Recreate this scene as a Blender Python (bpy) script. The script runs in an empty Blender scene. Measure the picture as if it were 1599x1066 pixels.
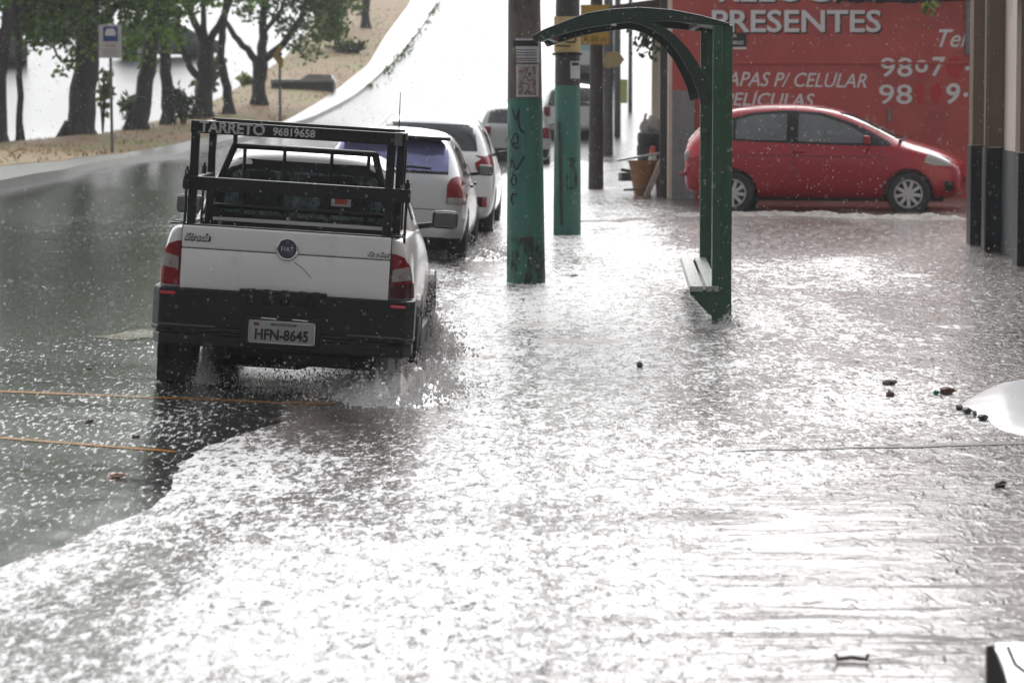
import bpy, bmesh, math, random
from mathutils import Vector, Matrix, noise as mnoise
from mathutils.bvhtree import BVHTree
R = math.radians
random.seed(7)
scene = bpy.context.scene
COL = scene.collection

# ------------------------------------------------------------------ camera
FPX, HOR, CW, CH = 5000.0, 112.0, 1599.0, 1066.0
CAMZ = 2.1
PITCH = math.atan((CH/2-HOR)/FPX)
cam_d = bpy.data.cameras.new('camera'); cam = bpy.data.objects.new('camera', cam_d); COL.objects.link(cam)
cam_d.sensor_width = 36.0; cam_d.lens = FPX/CW*36.0
cam_d.clip_start = 0.5; cam_d.clip_end = 3000
cam.location = (0, 0, CAMZ); cam.rotation_euler = (math.pi/2-PITCH, 0, 0)
cam_d.dof.use_dof = True; cam_d.dof.focus_distance = 22.5; cam_d.dof.aperture_fstop = 4.5
scene.camera = cam

# ------------------------------------------------------------------ world, sun, exposure
SUN_EL, SUN_AZ = R(34), R(8)          # bright cloud ahead of the camera
world = bpy.data.worlds.new("World"); scene.world = world; world.use_nodes = True
wn, wl = world.node_tree.nodes, world.node_tree.links
bg = wn['Background']
sky = wn.new('ShaderNodeTexSky'); sky.sky_type = 'NISHITA'; sky.sun_disc = False
sky.sun_elevation = SUN_EL; sky.sun_rotation = SUN_AZ
sky.air_density = 1.0; sky.dust_density = 4.0; sky.ozone_density = 1.0
hsv = wn.new('ShaderNodeHueSaturation'); hsv.inputs['Saturation'].default_value = 0.10
mixw = wn.new('ShaderNodeMix'); mixw.data_type = 'RGBA'
mixw.inputs['Factor'].default_value = 0.55
mixw.inputs['B'].default_value = (17.5, 17.8, 18.4, 1)
wl.new(sky.outputs[0], hsv.inputs['Color']); wl.new(hsv.outputs[0], mixw.inputs['A'])
# overcast sky: brightest in front where the cloud thins, dull behind the camera
gtc = wn.new('ShaderNodeTexCoord'); gsx = wn.new('ShaderNodeSeparateXYZ'); wl.new(gtc.outputs['Generated'], gsx.inputs[0])
gmr = wn.new('ShaderNodeMapRange'); gmr.interpolation_type = 'SMOOTHSTEP'
for k_, v_ in (('From Min', -.35), ('From Max', .75), ('To Min', .45), ('To Max', 2.0)): gmr.inputs[k_].default_value = v_
wl.new(gsx.outputs['Y'], gmr.inputs['Value'])
gmul = wn.new('ShaderNodeMix'); gmul.data_type = 'RGBA'; gmul.blend_type = 'MULTIPLY'; gmul.inputs[0].default_value = 1
gme = wn.new('ShaderNodeMapRange'); gme.interpolation_type = 'SMOOTHSTEP'
for k_, v_ in (('From Min', -.02), ('From Max', .22), ('To Min', .36), ('To Max', 1.02)): gme.inputs[k_].default_value = v_
wl.new(gsx.outputs['Z'], gme.inputs['Value'])
gm2 = wn.new('ShaderNodeMath'); gm2.operation = 'MULTIPLY'; wl.new(gmr.outputs[0], gm2.inputs[0]); wl.new(gme.outputs[0], gm2.inputs[1])
wl.new(mixw.outputs['Result'], gmul.inputs['A']); wl.new(gm2.outputs[0], gmul.inputs['B'])
wl.new(gmul.outputs['Result'], bg.inputs['Color']); bg.inputs['Strength'].default_value = 0.095
sun_d = bpy.data.lights.new('sun', 'SUN'); sun = bpy.data.objects.new('sun', sun_d); COL.objects.link(sun)
sun_d.energy = 1.0; sun_d.angle = R(35); sun_d.color = (1, 0.97, 0.93)
sdir = Vector((math.sin(SUN_AZ)*math.cos(SUN_EL), math.cos(SUN_AZ)*math.cos(SUN_EL), math.sin(SUN_EL)))
sun.rotation_euler = sdir.to_track_quat('Z', 'Y').to_euler(); sun.location = (0, 0, 30)
scene.view_settings.view_transform = 'Standard'; scene.view_settings.look = 'None'
scene.view_settings.exposure = 0.0; scene.view_settings.gamma = 1.0
scene.cycles.max_bounces = 6; scene.cycles.transparent_max_bounces = 12

# ------------------------------------------------------------------ terrain maths
def lerp_tab(tab, v):
    if v <= tab[0][0]: return tab[0][1]
    for (a, fa), (b, fb) in zip(tab, tab[1:]):
        if v <= b: return fa+(fb-fa)*(v-a)/(b-a)
    return tab[-1][1]
def profile(y):
    if y < 72: return lerp_tab([(5, -.02), (18, 0.0), (22, 0.0), (45, .2), (58, .16), (72, .0)], y)
    if y < 100: return .08*(y-72)**2/56.0
    return 1.12+.08*(y-100)
XG = [(5, -3.2), (12, -2.3), (13.2, -2.12), (14.5, -1.86), (15.7, -1.58), (16.3, -1.62), (17.2, -1.75), (19, -1.35), (21, -1.25), (30, -1.0), (45, -.6), (60, -.1), (75, .4)]
def ground_z(x, y):
    g = sum(lerp_tab(XG, y+d) for d in (-.5, -.25, 0, .25, .5))/5 if y < 24 else lerp_tab(XG, y)
    c = 0.0
    if y < 26: g += .07*mnoise.noise(Vector((x*.6, y*1.7, 5)))+.03*mnoise.noise(Vector((x*3, y*5, 9)))
    if x < g:
        f = lerp_tab([(50, 1), (74, .35)], y)
        c = min(.058*(g-x), .36)*f
    sub = -.035*min(1, .3+(x-g)/.3) if (x >= g and y < 74) else -.0105*max(0, 1-(g-x)/.25) if y < 74 else 0
    rough_ = .007*mnoise.noise(Vector((x*6, y*4, 2)))*max(0, 1-abs(x-g)/.7) if y < 26 else 0
    return profile(y)+c+sub+rough_
def ray(px, py):
    d = Vector(((px-(CW-1)/2)/FPX, (CH/2-py)/FPX, -1.0))
    return cam.rotation_euler.to_matrix() @ d
def P(px, py, D):
    d = ray(px, py); return Vector((0, 0, CAMZ))+d*(D/d.y)
def G(px, py):
    d = ray(px, py); y = 6.0
    while y < 400:
        p = Vector((0, 0, CAMZ))+d*(y/d.y)
        if p.z <= ground_z(p.x, p.y): return Vector((p.x, p.y, ground_z(p.x, p.y)))
        y += .05 if y < 60 else .1
    return p
def S(D): return FPX/D

# ------------------------------------------------------------------ materials
def new_mat(name):
    m = bpy.data.materials.new(name); m.use_nodes = True
    return m, m.node_tree.nodes, m.node_tree.links, m.node_tree.nodes['Principled BSDF']
def coords(n, l, sc=(1, 1, 1), kind='Object'):
    tc = n.new('ShaderNodeTexCoord'); mp = n.new('ShaderNodeMapping'); mp.inputs['Scale'].default_value = sc
    l.new(tc.outputs[kind], mp.inputs[0]); return mp.outputs[0]
def nz(n, l, vec, scale, detail=4, rough=.6, dist=0):
    t = n.new('ShaderNodeTexNoise'); t.inputs['Scale'].default_value = scale; t.inputs['Detail'].default_value = detail
    t.inputs['Roughness'].default_value = rough; t.inputs['Distortion'].default_value = dist
    l.new(vec, t.inputs['Vector']); return t.outputs['Fac']
def ramp(n, l, fac, stops):
    r = n.new('ShaderNodeValToRGB'); e = r.color_ramp.elements
    while len(e) < len(stops): e.new(.5)
    for i, (p, c) in enumerate(stops):
        e[i].position = p; e[i].color = (c, c, c, 1) if not hasattr(c, '__len__') else (*c, 1)
    l.new(fac, r.inputs[0]); return r.outputs[0]
def mixc(n, l, f, a, b):
    m = n.new('ShaderNodeMix'); m.data_type = 'RGBA'
    for k, v in (('Factor', f), ('A', a), ('B', b)):
        s = m.inputs[k] if k != 'Factor' else m.inputs[0]
        if hasattr(v, 'is_linked') or hasattr(v, 'links'): l.new(v, s)
        elif k == 'Factor': s.default_value = v
        else: s.default_value = (*v, 1)
    return m.outputs['Result']
def bump(n, l, h, strength, dist, normal=None):
    b = n.new('ShaderNodeBump'); b.inputs['Strength'].default_value = strength; b.inputs['Distance'].default_value = dist
    l.new(h, b.inputs['Height'])
    if normal: l.new(normal, b.inputs['Normal'])
    return b.outputs[0]
def mat(name, col, rough=.5, metal=0, var=.25, vscale=6, dirt=None, dscale=3, dlo=.5, dhi=.7, bmp=0, bscale=40, coat=0, spec=.5, stretch=(1, 1, 1)):
    m, n, l, b = new_mat(name)
    v = coords(n, l, stretch)
    f = nz(n, l, v, vscale)
    c = mixc(n, l, f, tuple(x*(1-var) for x in col), tuple(min(1, x*(1+var)) for x in col))
    if dirt:
        df = ramp(n, l, nz(n, l, v, dscale, 6, .7), [(dlo, 0.0), (dhi, 1.0)])
        c = mixc(n, l, df, c, dirt)
    l.new(c, b.inputs['Base Color'])
    b.inputs['Roughness'].default_value = rough; b.inputs['Metallic'].default_value = metal
    b.inputs['Coat Weight'].default_value = coat; b.inputs['Coat Roughness'].default_value = .06
    b.inputs['Specular IOR Level'].default_value = spec
    if bmp: l.new(bump(n, l, nz(n, l, v, bscale, 5), bmp, .01), b.inputs['Normal'])
    return m
M = {}
M['white_paint'] = mat('white_paint', (.66, .66, .65), .35, 0, .05, 3, (.42, .40, .37), 2.2, .58, .85, coat=.6)
M['bright_white'] = mat('bright_white_paint', (.80, .80, .80), .25, 0, .03, 3, coat=.8)
M['silver_paint'] = mat('silver_paint', (.52, .52, .52), .32, .45, .05, 3, (.36, .35, .33), 2, .6, .85, coat=.6)
M['red_paint'] = mat('red_car_paint', (.29, .001, .010), .24, .1, .08, 3, coat=.22)
M['dark_paint'] = mat('dark_car_paint', (.035, .04, .042), .3, 0, .1, 3, coat=.6)
M['black_plastic'] = mat('black_plastic', (.010, .010, .011), .42, 0, .35, 12, (.03, .03, .03), 5, .6, .85, spec=.3)
M['black_metal'] = mat('black_painted_steel', (.010, .010, .011), .45, 0, .4, 15, (.05, .035, .025), 18, .7, .85, spec=.3)
M['rubber'] = mat('tyre_rubber', (.016, .016, .017), .6, 0, .3, 20)
M['chrome'] = mat('chrome', (.6, .6, .62), .18, 1, .1, 8)
M['alloy'] = mat('alloy_rim', (.55, .55, .56), .3, .7, .1, 8)
M['glass_dark'] = mat('dark_car_glass', (.020, .026, .028), .06, 0, .3, 5, spec=.6)
M['glass_grey'] = mat('grey_car_glass', (.10, .105, .11), .08, 0, .5, 2.5, spec=.6)
M['red_lens'] = mat('red_lens', (.21, .003, .008), .22, 0, .3, 20, spec=.35)
M['clear_lens'] = mat('clear_lens', (.27, .255, .24), .12, 0, .25, 22, coat=1)
M['dark_red_lens'] = mat('dark_red_lens', (.06, .004, .006), .2, 0, .2, 20, spec=.4)
M['reflector'] = mat('red_reflector', (.5, .01, .02), .2, 0, .1, 20, coat=1)
M['plate'] = mat('plate_metal', (.30, .30, .29), .4, 0, .12, 25, (.2, .18, .15), 9, .6, .75)
M['ink'] = mat('black_ink', (.012, .012, .013), .6, 0, .2, 20)
M['white_ink'] = mat('white_sign_paint', (.62, .62, .63), .6, 0, .08, 12)
M['grey_ink'] = mat('faded_white_paint', (.42, .42, .41), .7, 0, .25, 25, (.05, .05, .05), 30, .55, .68)
M['navy'] = mat('navy_enamel', (.02, .025, .05), .25, 0, .1, 8, coat=.5)
M['blue'] = mat('blue_sign_paint', (.01, .04, .22), .5, 0, .15, 8)
M['green'] = mat('green_paint', (.011, .068, .027), .35, 0, .4, 9, (.05, .06, .05), 22, .64, .8, bmp=.15, bscale=60, coat=.3)
M['dark_green'] = mat('dark_green_paint', (.006, .024, .013), .4, 0, .3, 9)
M['bench'] = mat('wet_bench_wood', (.34, .37, .33), .30, 0, .35, 30, (.03, .06, .04), 40, .5, .62, bmp=.3, bscale=25, stretch=(1, .3, 1))
M['concrete_pole'] = mat('weathered_concrete', (.15, .12, .098), .75, 0, .35, 9, (.05, .045, .038), 5, .45, .68, bmp=.5, bscale=30, stretch=(1, 1, .35))
M['teal'] = mat('teal_paint', (.042, .165, .125), .5, 0, .3, 8, (.040, .085, .066), 5, .48, .7, bmp=.4, bscale=28, stretch=(1, 1, .3))
M['wood_pole'] = mat('dark_wet_wood', (.042, .038, .035), .6, 0, .4, 12, bmp=.5, bscale=30, stretch=(1, 1, .1))
M['grey_pole'] = mat('grey_concrete', (.11, .11, .115), .7, 0, .3, 6, bmp=.3)
M['yellow'] = mat('yellow_sign_paint', (.42, .26, .02), .45, 0, .12, 6, (.28, .17, .02), 4, .55, .75)
M['cream'] = mat('cream_sign_paint', (.47, .34, .15), .6, 0, .15, 6, (.3, .2, .09), 6, .55, .75)
M['pale_yellow'] = mat('pale_yellow_sign', (.55, .55, .18), .6, 0, .1, 6)
M['paper'] = mat('wet_paper', (.50, .49, .50), .6, 0, .1, 12, (.32, .31, .31), 9, .5, .7)
M['poster'] = None
M['red_wall'] = mat('red_wall_paint', (.40, .055, .045), .5, 0, .30, 1.6, (.27, .036, .034), .9, .48, .72, bmp=.12, bscale=25)
M['red_smear'] = mat('smudge_red', (.42, .008, .012), .5, 0, .15, 6)
M['grey_wall'] = mat('grey_wall_paint', (.20, .195, .195), .65, 0, .25, 4, (.11, .11, .11), 3, .5, .75)
M['brown_wall'] = mat('brown_wall_paint', (.165, .115, .08), .6, 0, .12, 4)
M['beige_wall'] = mat('beige_wall_paint', (.66, .55, .48), .65, 0, .08, 2, (.36, .3, .27), 1.5, .55, .8)
M['black_wall'] = mat('black_dado_paint', (.022, .024, .026), .35, 0, .3, 5, (.06, .062, .065), 4, .5, .8)
M['grey_dado'] = mat('grey_dado_paint', (.10, .105, .108), .4, 0, .3, 4, (.05, .05, .05), 4, .5, .8)
M['cream_wall'] = mat('cream_wall_paint', (.70, .62, .50), .65, 0, .1, 3, (.38, .33, .27), 2, .55, .8)
M['white_wall'] = mat('white_wall_paint', (.74, .72, .70), .65, 0, .08, 3)
M['blue_wall'] = mat('blue_shutter_paint', (.05, .07, .13), .5, 0, .2, 6)
M['brown_shutter'] = mat('brown_shutter_paint', (.20, .13, .08), .5, 0, .2, 6)
M['concrete'] = mat('wet_concrete', (.33, .32, .31), .22, 0, .2, 5, (.2, .19, .18), 4, .5, .7, bmp=.15)
M['kerb'] = mat('kerb_concrete', (.20, .195, .185), .3, 0, .25, 3, (.15, .14, .12), 2.2, .52, .7, bmp=.4, bscale=8)
M['dark_stone'] = mat('dark_stone', (.05, .05, .05), .6, 0, .3, 5)
M['bark'] = mat('wet_bark', (.030, .025, .022), .75, 0, .5, 6, (.055, .048, .042), 5, .5, .7, bmp=1.0, bscale=9, stretch=(1, 1, .25))
M['soil'] = mat('dead_grass', (.26, .165, .085), .85, 0, .45, .7, (.20, .19, .06), .35, .46, .60, bmp=.6, bscale=6)
M['straw'] = mat('straw', (.36, .25, .13), .8, 0, .15, 1)

M['rust'] = mat('rusty_brown', (.10, .05, .028), .6, 0, .3, 8)
M['orange'] = mat('orange_brown_plastic', (.27, .12, .035), .45, 0, .2, 5, (.12, .05, .02), 5, .5, .75)
M['board'] = mat('pink_grey_board', (.36, .29, .27), .5, 0, .25, 8, (.2, .07, .06), 5, .55, .7)
M['cone_red'] = mat('cone_red', (.45, .07, .05), .5, 0, .2, 8)
M['bag'] = mat('grey_plastic_bag', (.30, .29, .29), .35, 0, .3, 9)
M['brick'] = mat('broken_brick', (.11, .05, .033), .7, 0, .35, 30)
M['dark_leaf'] = mat('dead_leaf', (.05, .04, .025), .5, 0, .3, 20)
M['pink_leaf'] = mat('pale_leaf', (.45, .27, .22), .5, 0, .3, 20)
M['green_cap'] = mat('green_plastic', (.0, .17, .07), .3, 0, .1, 20)
M['mid_grey'] = mat('grey_metal', (.09, .09, .085), .45, .2, .2, 10)
M['pale_blue'] = mat('pale_blue_paint', (.35, .52, .56), .5, 0, .1, 6)
M['interior'] = mat('car_interior', (.012, .014, .016), .8, 0, .3, 6)

def foliage(name, a, b):
    m, n, l, p = new_mat(name)
    oi = n.new('ShaderNodeNewGeometry')
    c = mixc(n, l, oi.outputs['Random Per Island'], a, b)
    l.new(c, p.inputs['Base Color']); p.inputs['Roughness'].default_value = .6; p.inputs['Specular IOR Level'].default_value = .25
    tr = n.new('ShaderNodeBsdfTranslucent'); l.new(c, tr.inputs['Color'])
    ms = n.new('ShaderNodeMixShader'); ms.inputs[0].default_value = .38
    l.new(p.outputs[0], ms.inputs[1]); l.new(tr.outputs[0], ms.inputs[2])
    l.new(ms.outputs[0], n['Material Output'].inputs['Surface']); return m
M['leaf'] = foliage('tree_leaves', (.028, .10, .012), (.25, .42, .045))
M['leaf_far'] = foliage('far_tree_leaves', (.035, .085, .02), (.15, .21, .05))
M['leaf_yellow'] = foliage('yellow_green_leaves', (.08, .13, .02), (.22, .26, .04))
M['leaf_dark'] = foliage('dark_leaves', (.02, .035, .012), (.06, .08, .03))

def poster_mat():
    m, n, l, b = new_mat('photo_poster')
    v = coords(n, l, (1, 1, 1), 'Object')
    t = n.new('ShaderNodeTexVoronoi'); t.inputs['Scale'].default_value = 16; l.new(v, t.inputs['Vector'])
    c = ramp(n, l, nz(n, l, v, 13, 3), [(.30, (.05, .06, .12)), (.42, (.40, .37, .36)), (.50, (.13, .10, .09)), (.58, (.36, .25, .22)), (.70, (.42, .42, .46))])
    l.new(c, b.inputs['Base Color']); b.inputs['Roughness'].default_value = .3; return m
M['poster'] = poster_mat()

def violet_glass():
    m, n, l, b = new_mat('violet_tinted_glass')
    v = coords(n, l, (1, 1, 3))
    c = mixc(n, l, nz(n, l, v, 2.2, 4), (.10, .10, .20), (.30, .31, .58))
    l.new(c, b.inputs['Base Color']); b.inputs['Roughness'].default_value = .1; b.inputs['Metallic'].default_value = .35; return m
M['violet'] = violet_glass()
def rain_glass():
    m, n, l, b = new_mat('rainy_rear_glass')
    v = coords(n, l, (1, 1, .5))
    c = mixc(n, l, ramp(n, l, nz(n, l, v, 28, 4, .7), [(.42, 0.0), (.62, 1.0)]), (.018, .028, .030), (.085, .125, .125))
    l.new(c, b.inputs['Base Color']); b.inputs['Roughness'].default_value = .12
    l.new(bump(n, l, nz(n, l, v, 70, 3), .4, .01), b.inputs['Normal']); return m
M['rain_glass'] = rain_glass()

def math_n(n, l, op, a, b):
    m = n.new('ShaderNodeMath'); m.operation = op
    for k, v in ((0, a), (1, b)):
        if hasattr(v, 'links'): l.new(v, m.inputs[k])
        else: m.inputs[k].default_value = v
    return m.outputs[0]
def mrange(n, l, v, a, b, c=0.0, d=1.0):
    m = n.new('ShaderNodeMapRange'); m.interpolation_type = 'SMOOTHSTEP'
    for k, q in (('From Min', a), ('From Max', b), ('To Min', c), ('To Max', d)): m.inputs[k].default_value = q
    l.new(v, m.inputs['Value']); return m.outputs[0]
def mixf2(n, l, f, a, b):
    m = n.new('ShaderNodeMix'); l.new(f, m.inputs[0]); l.new(a, m.inputs[2]); l.new(b, m.inputs[3]); return m.outputs[0]
def water_mat(name, deep, silt, foam, foam_lo, foam_hi, bx, by, rough, bstr, big=.5, spec=.5):
    m, n, l, b = new_mat(name)
    v1 = coords(n, l, (1, .33, 1)); v2 = coords(n, l, (bx, by, 1)); v3 = coords(n, l, (.35, .16, 1))
    patch = nz(n, l, v3, 1.0, 4, .6, .6)
    fine = nz(n, l, v2, 1.0, 5, .68, .3)
    mid = nz(n, l, v1, 5.0, 4, .6, .5)
    base = mixc(n, l, ramp(n, l, patch, [(.35, 0.0), (.65, 1.0)]), deep, silt)
    ad = n.new('ShaderNodeMath'); ad.operation = 'MULTIPLY_ADD'
    l.new(patch, ad.inputs[0]); ad.inputs[1].default_value = big; l.new(fine, ad.inputs[2])
    fm = ramp(n, l, ad.outputs[0], [(foam_lo, 0.0), (foam_hi, 1.0)])
    yy_ = n.new('ShaderNodeSeparateXYZ'); l.new(coords(n, l), yy_.inputs[0]); fm = math_n(n, l, 'MULTIPLY', fm, mrange(n, l, yy_.outputs['Y'], 15, 52, .92, .10))
    c = mixc(n, l, fm, base, foam)
    l.new(c, b.inputs['Base Color'])
    rr = n.new('ShaderNodeMapRange'); rr.inputs['To Min'].default_value = rough; rr.inputs['To Max'].default_value = .5
    l.new(fm, rr.inputs['Value']); l.new(rr.outputs[0], b.inputs['Roughness'])
    b.inputs['IOR'].default_value = 1.36; l.new(mrange(n, l, nz(n, l, coords(n, l, (1.3, .07, 1)), 1.0, 4, .6, .4), .35, .65, spec*.45, spec*1.15), b.inputs['Specular IOR Level'])
    if name == 'wet_asphalt':
        sy_ = n.new('ShaderNodeSeparateXYZ'); l.new(coords(n, l), sy_.inputs[0]); far = mrange(n, l, sy_.outputs['Y'], 58, 95)
        trk = mrange(n, l, nz(n, l, coords(n, l, (.8, .025, 1)), 1.0, 3, .5, .2), .34, .66)
        wr = math_n(n, l, 'ADD', .30, math_n(n, l, 'MULTIPLY', trk, .07))
        l.new(mixf2(n, l, far, rr.outputs[0], wr), b.inputs['Roughness'])
        l.new(mixc(n, l, far, c, mixc(n, l, trk, (.10, .101, .103), (.14, .14, .143))), b.inputs['Base Color'])
        lk = b.inputs['Specular IOR Level'].links[0]; sp_ = lk.from_socket; l.new(mixf2(n, l, far, sp_, math_n(n, l, 'ADD', .115, math_n(n, l, 'MULTIPLY', trk, .06))), b.inputs['Specular IOR Level'])
    n1 = bump(n, l, mid, bstr*.55, .05)
    n2 = bump(n, l, fine, bstr, .02, n1)
    if name == 'wet_asphalt':
        ge = n.new('ShaderNodeNewGeometry'); mv = n.new('ShaderNodeMix'); mv.data_type = 'VECTOR'; l.new(far, mv.inputs[0]); l.new(n2, mv.inputs[4]); l.new(ge.outputs['Normal'], mv.inputs[5]); n2 = mv.outputs[1]
    l.new(n2, b.inputs['Normal']); return m
def mixf(n, l, f, a, b):
    m = n.new('ShaderNodeMix'); m.inputs[0].default_value = f; l.new(a, m.inputs[2]); l.new(b, m.inputs[3]); return m.outputs[0]
def flood_mat():
    m, n, l, b = new_mat('flood_water')
    tc = n.new('ShaderNodeTexCoord'); sx = n.new('ShaderNodeSeparateXYZ'); l.new(tc.outputs['Object'], sx.inputs[0])
    X, Y = sx.outputs['X'], sx.outputs['Y']
    patch = nz(n, l, coords(n, l, (.45, .16, 1)), 1.0, 3, .55, .8)
    fl1 = nz(n, l, coords(n, l, (13, 5.2, 1)), 1.0, 3, .6, .6)          # rain dimples
    fl2 = nz(n, l, coords(n, l, (34, 11, 1)), 1.0, 3, .65, .3)
    streak = nz(n, l, coords(n, l, (1.1, 5.5, 1)), 1.0, 5, .62, 1.2)    # flow lines across the drive
    mid = nz(n, l, coords(n, l, (3.2, 1.4, 1)), 1.0, 3, .55, .8)
    near_right = math_n(n, l, 'MULTIPLY', mrange(n, l, X, .1, 1.4), mrange(n, l, Y, 17.5, 14.5))
    near_left = math_n(n, l, 'MULTIPLY', mrange(n, l, X, 1.0, -.9), mrange(n, l, Y, 19.0, 15.5))
    ruff = mrange(n, l, patch, .30, .62, .35, 1.0)
    ruff = math_n(n, l, 'MULTIPLY', ruff, math_n(n, l, 'SUBTRACT', 1.0, math_n(n, l, 'MULTIPLY', near_right, .72)))
    h1 = math_n(n, l, 'MULTIPLY', mrange(n, l, fl1, .52, .74), ruff)
    h2 = math_n(n, l, 'MULTIPLY', mrange(n, l, fl2, .52, .72), ruff)
    h3 = math_n(n, l, 'MULTIPLY', mrange(n, l, streak, .56, .70), near_right)
    nb = bump(n, l, mid, .16, .05)
    nb = bump(n, l, h3, .34, .05, nb)
    nb = bump(n, l, h1, .80, .030, nb)
    nb = bump(n, l, h2, .55, .012, nb)
    l.new(nb, b.inputs['Normal'])
    base = mixc(n, l, mrange(n, l, patch, .38, .62), (.052, .042, .035), (.165, .142, .124))
    # churned white water: cover thins with distance, along the walls and in calmer patches
    spk = mixf(n, l, .5, nz(n, l, coords(n, l, (10, 3.3, 1)), 1.0, 5, .68, .6), nz(n, l, coords(n, l, (34, 8.5, 1)), 1.0, 3, .7, .3))
    spk = math_n(n, l, 'ADD', math_n(n, l, 'MULTIPLY', math_n(n, l, 'SUBTRACT', spk, .5), 1.65), .5)
    mxn = n.new('ShaderNodeMix'); l.new(near_right, mxn.inputs[0]); l.new(spk, mxn.inputs[2])
    l.new(math_n(n, l, 'SUBTRACT', 1.02, streak), mxn.inputs[3])
    bias = mrange(n, l, Y, 12.5, 30, .022, .03)
    bias = math_n(n, l, 'ADD', bias, math_n(n, l, 'MULTIPLY', near_left, .035))
    bias = math_n(n, l, 'ADD', bias, math_n(n, l, 'MULTIPLY', math_n(n, l, 'SUBTRACT', patch, .5), .75))
    wallx = math_n(n, l, 'SUBTRACT', X, math_n(n, l, 'MULTIPLY', Y, .118))
    bias = math_n(n, l, 'ADD', bias, mrange(n, l, wallx, -.5, .7, 0, -.19))
    truck_reflection = math_n(n, l, 'MULTIPLY', math_n(n, l, 'MULTIPLY', mrange(n, l, X, -.35, -.95), mrange(n, l, Y, 17.2, 19.3)), mrange(n, l, Y, 27, 24))  # less white here: the pickup's dark reflection put into the water colour
    bias = math_n(n, l, 'ADD', bias, math_n(n, l, 'MULTIPLY', truck_reflection, -.20))
    cross = math_n(n, l, 'MULTIPLY', mrange(n, l, Y, 33, 38), mrange(n, l, X, 1.6, 3))
    bias = math_n(n, l, 'ADD', bias, math_n(n, l, 'MULTIPLY', cross, -.42))
    fm = mrange(n, l, math_n(n, l, 'ADD', mxn.outputs[0], bias), .46, .62)
    c = mixc(n, l, fm, base, (.57, .57, .58))
    l.new(c, b.inputs['Base Color'])
    l.new(mrange(n, l, fm, 0, 1, .20, .40), b.inputs['Roughness'])
    b.inputs['IOR'].default_value = 1.45; return m
M['flood'] = flood_mat()
M['road'] = water_mat('wet_asphalt', (.021, .022, .020), (.037, .039, .036), (.60, .61, .60), .815, .95, 34, 6.5, .10, .14, .50, .42)
M['yellow_line'] = water_mat('yellow_road_paint', (.50, .19, .010), (.34, .14, .015), (.60, .50, .38), .84, .98, 30, 7.0, .16, .26, .42)
M['old_line'] = water_mat('worn_yellow_paint', (.13, .10, .02), (.04, .04, .025), (.55, .55, .5), .78, .93, 30, 7.0, .14, .26, .42)
def spray_mat():
    m, n, l, b = new_mat('water_spray')
    b.inputs['Base Color'].default_value = (.80, .79, .78, 1); b.inputs['Roughness'].default_value = .2
    b.inputs['Transmission Weight'].default_value = .25; b.inputs['IOR'].default_value = 1.33; return m
M['spray'] = spray_mat()
M['foam'] = mat('foam', (.34, .32, .30), .7, 0, .3, 14, (.20, .17, .15), 9, .45, .62, bmp=.9, bscale=22, spec=.1)

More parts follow.
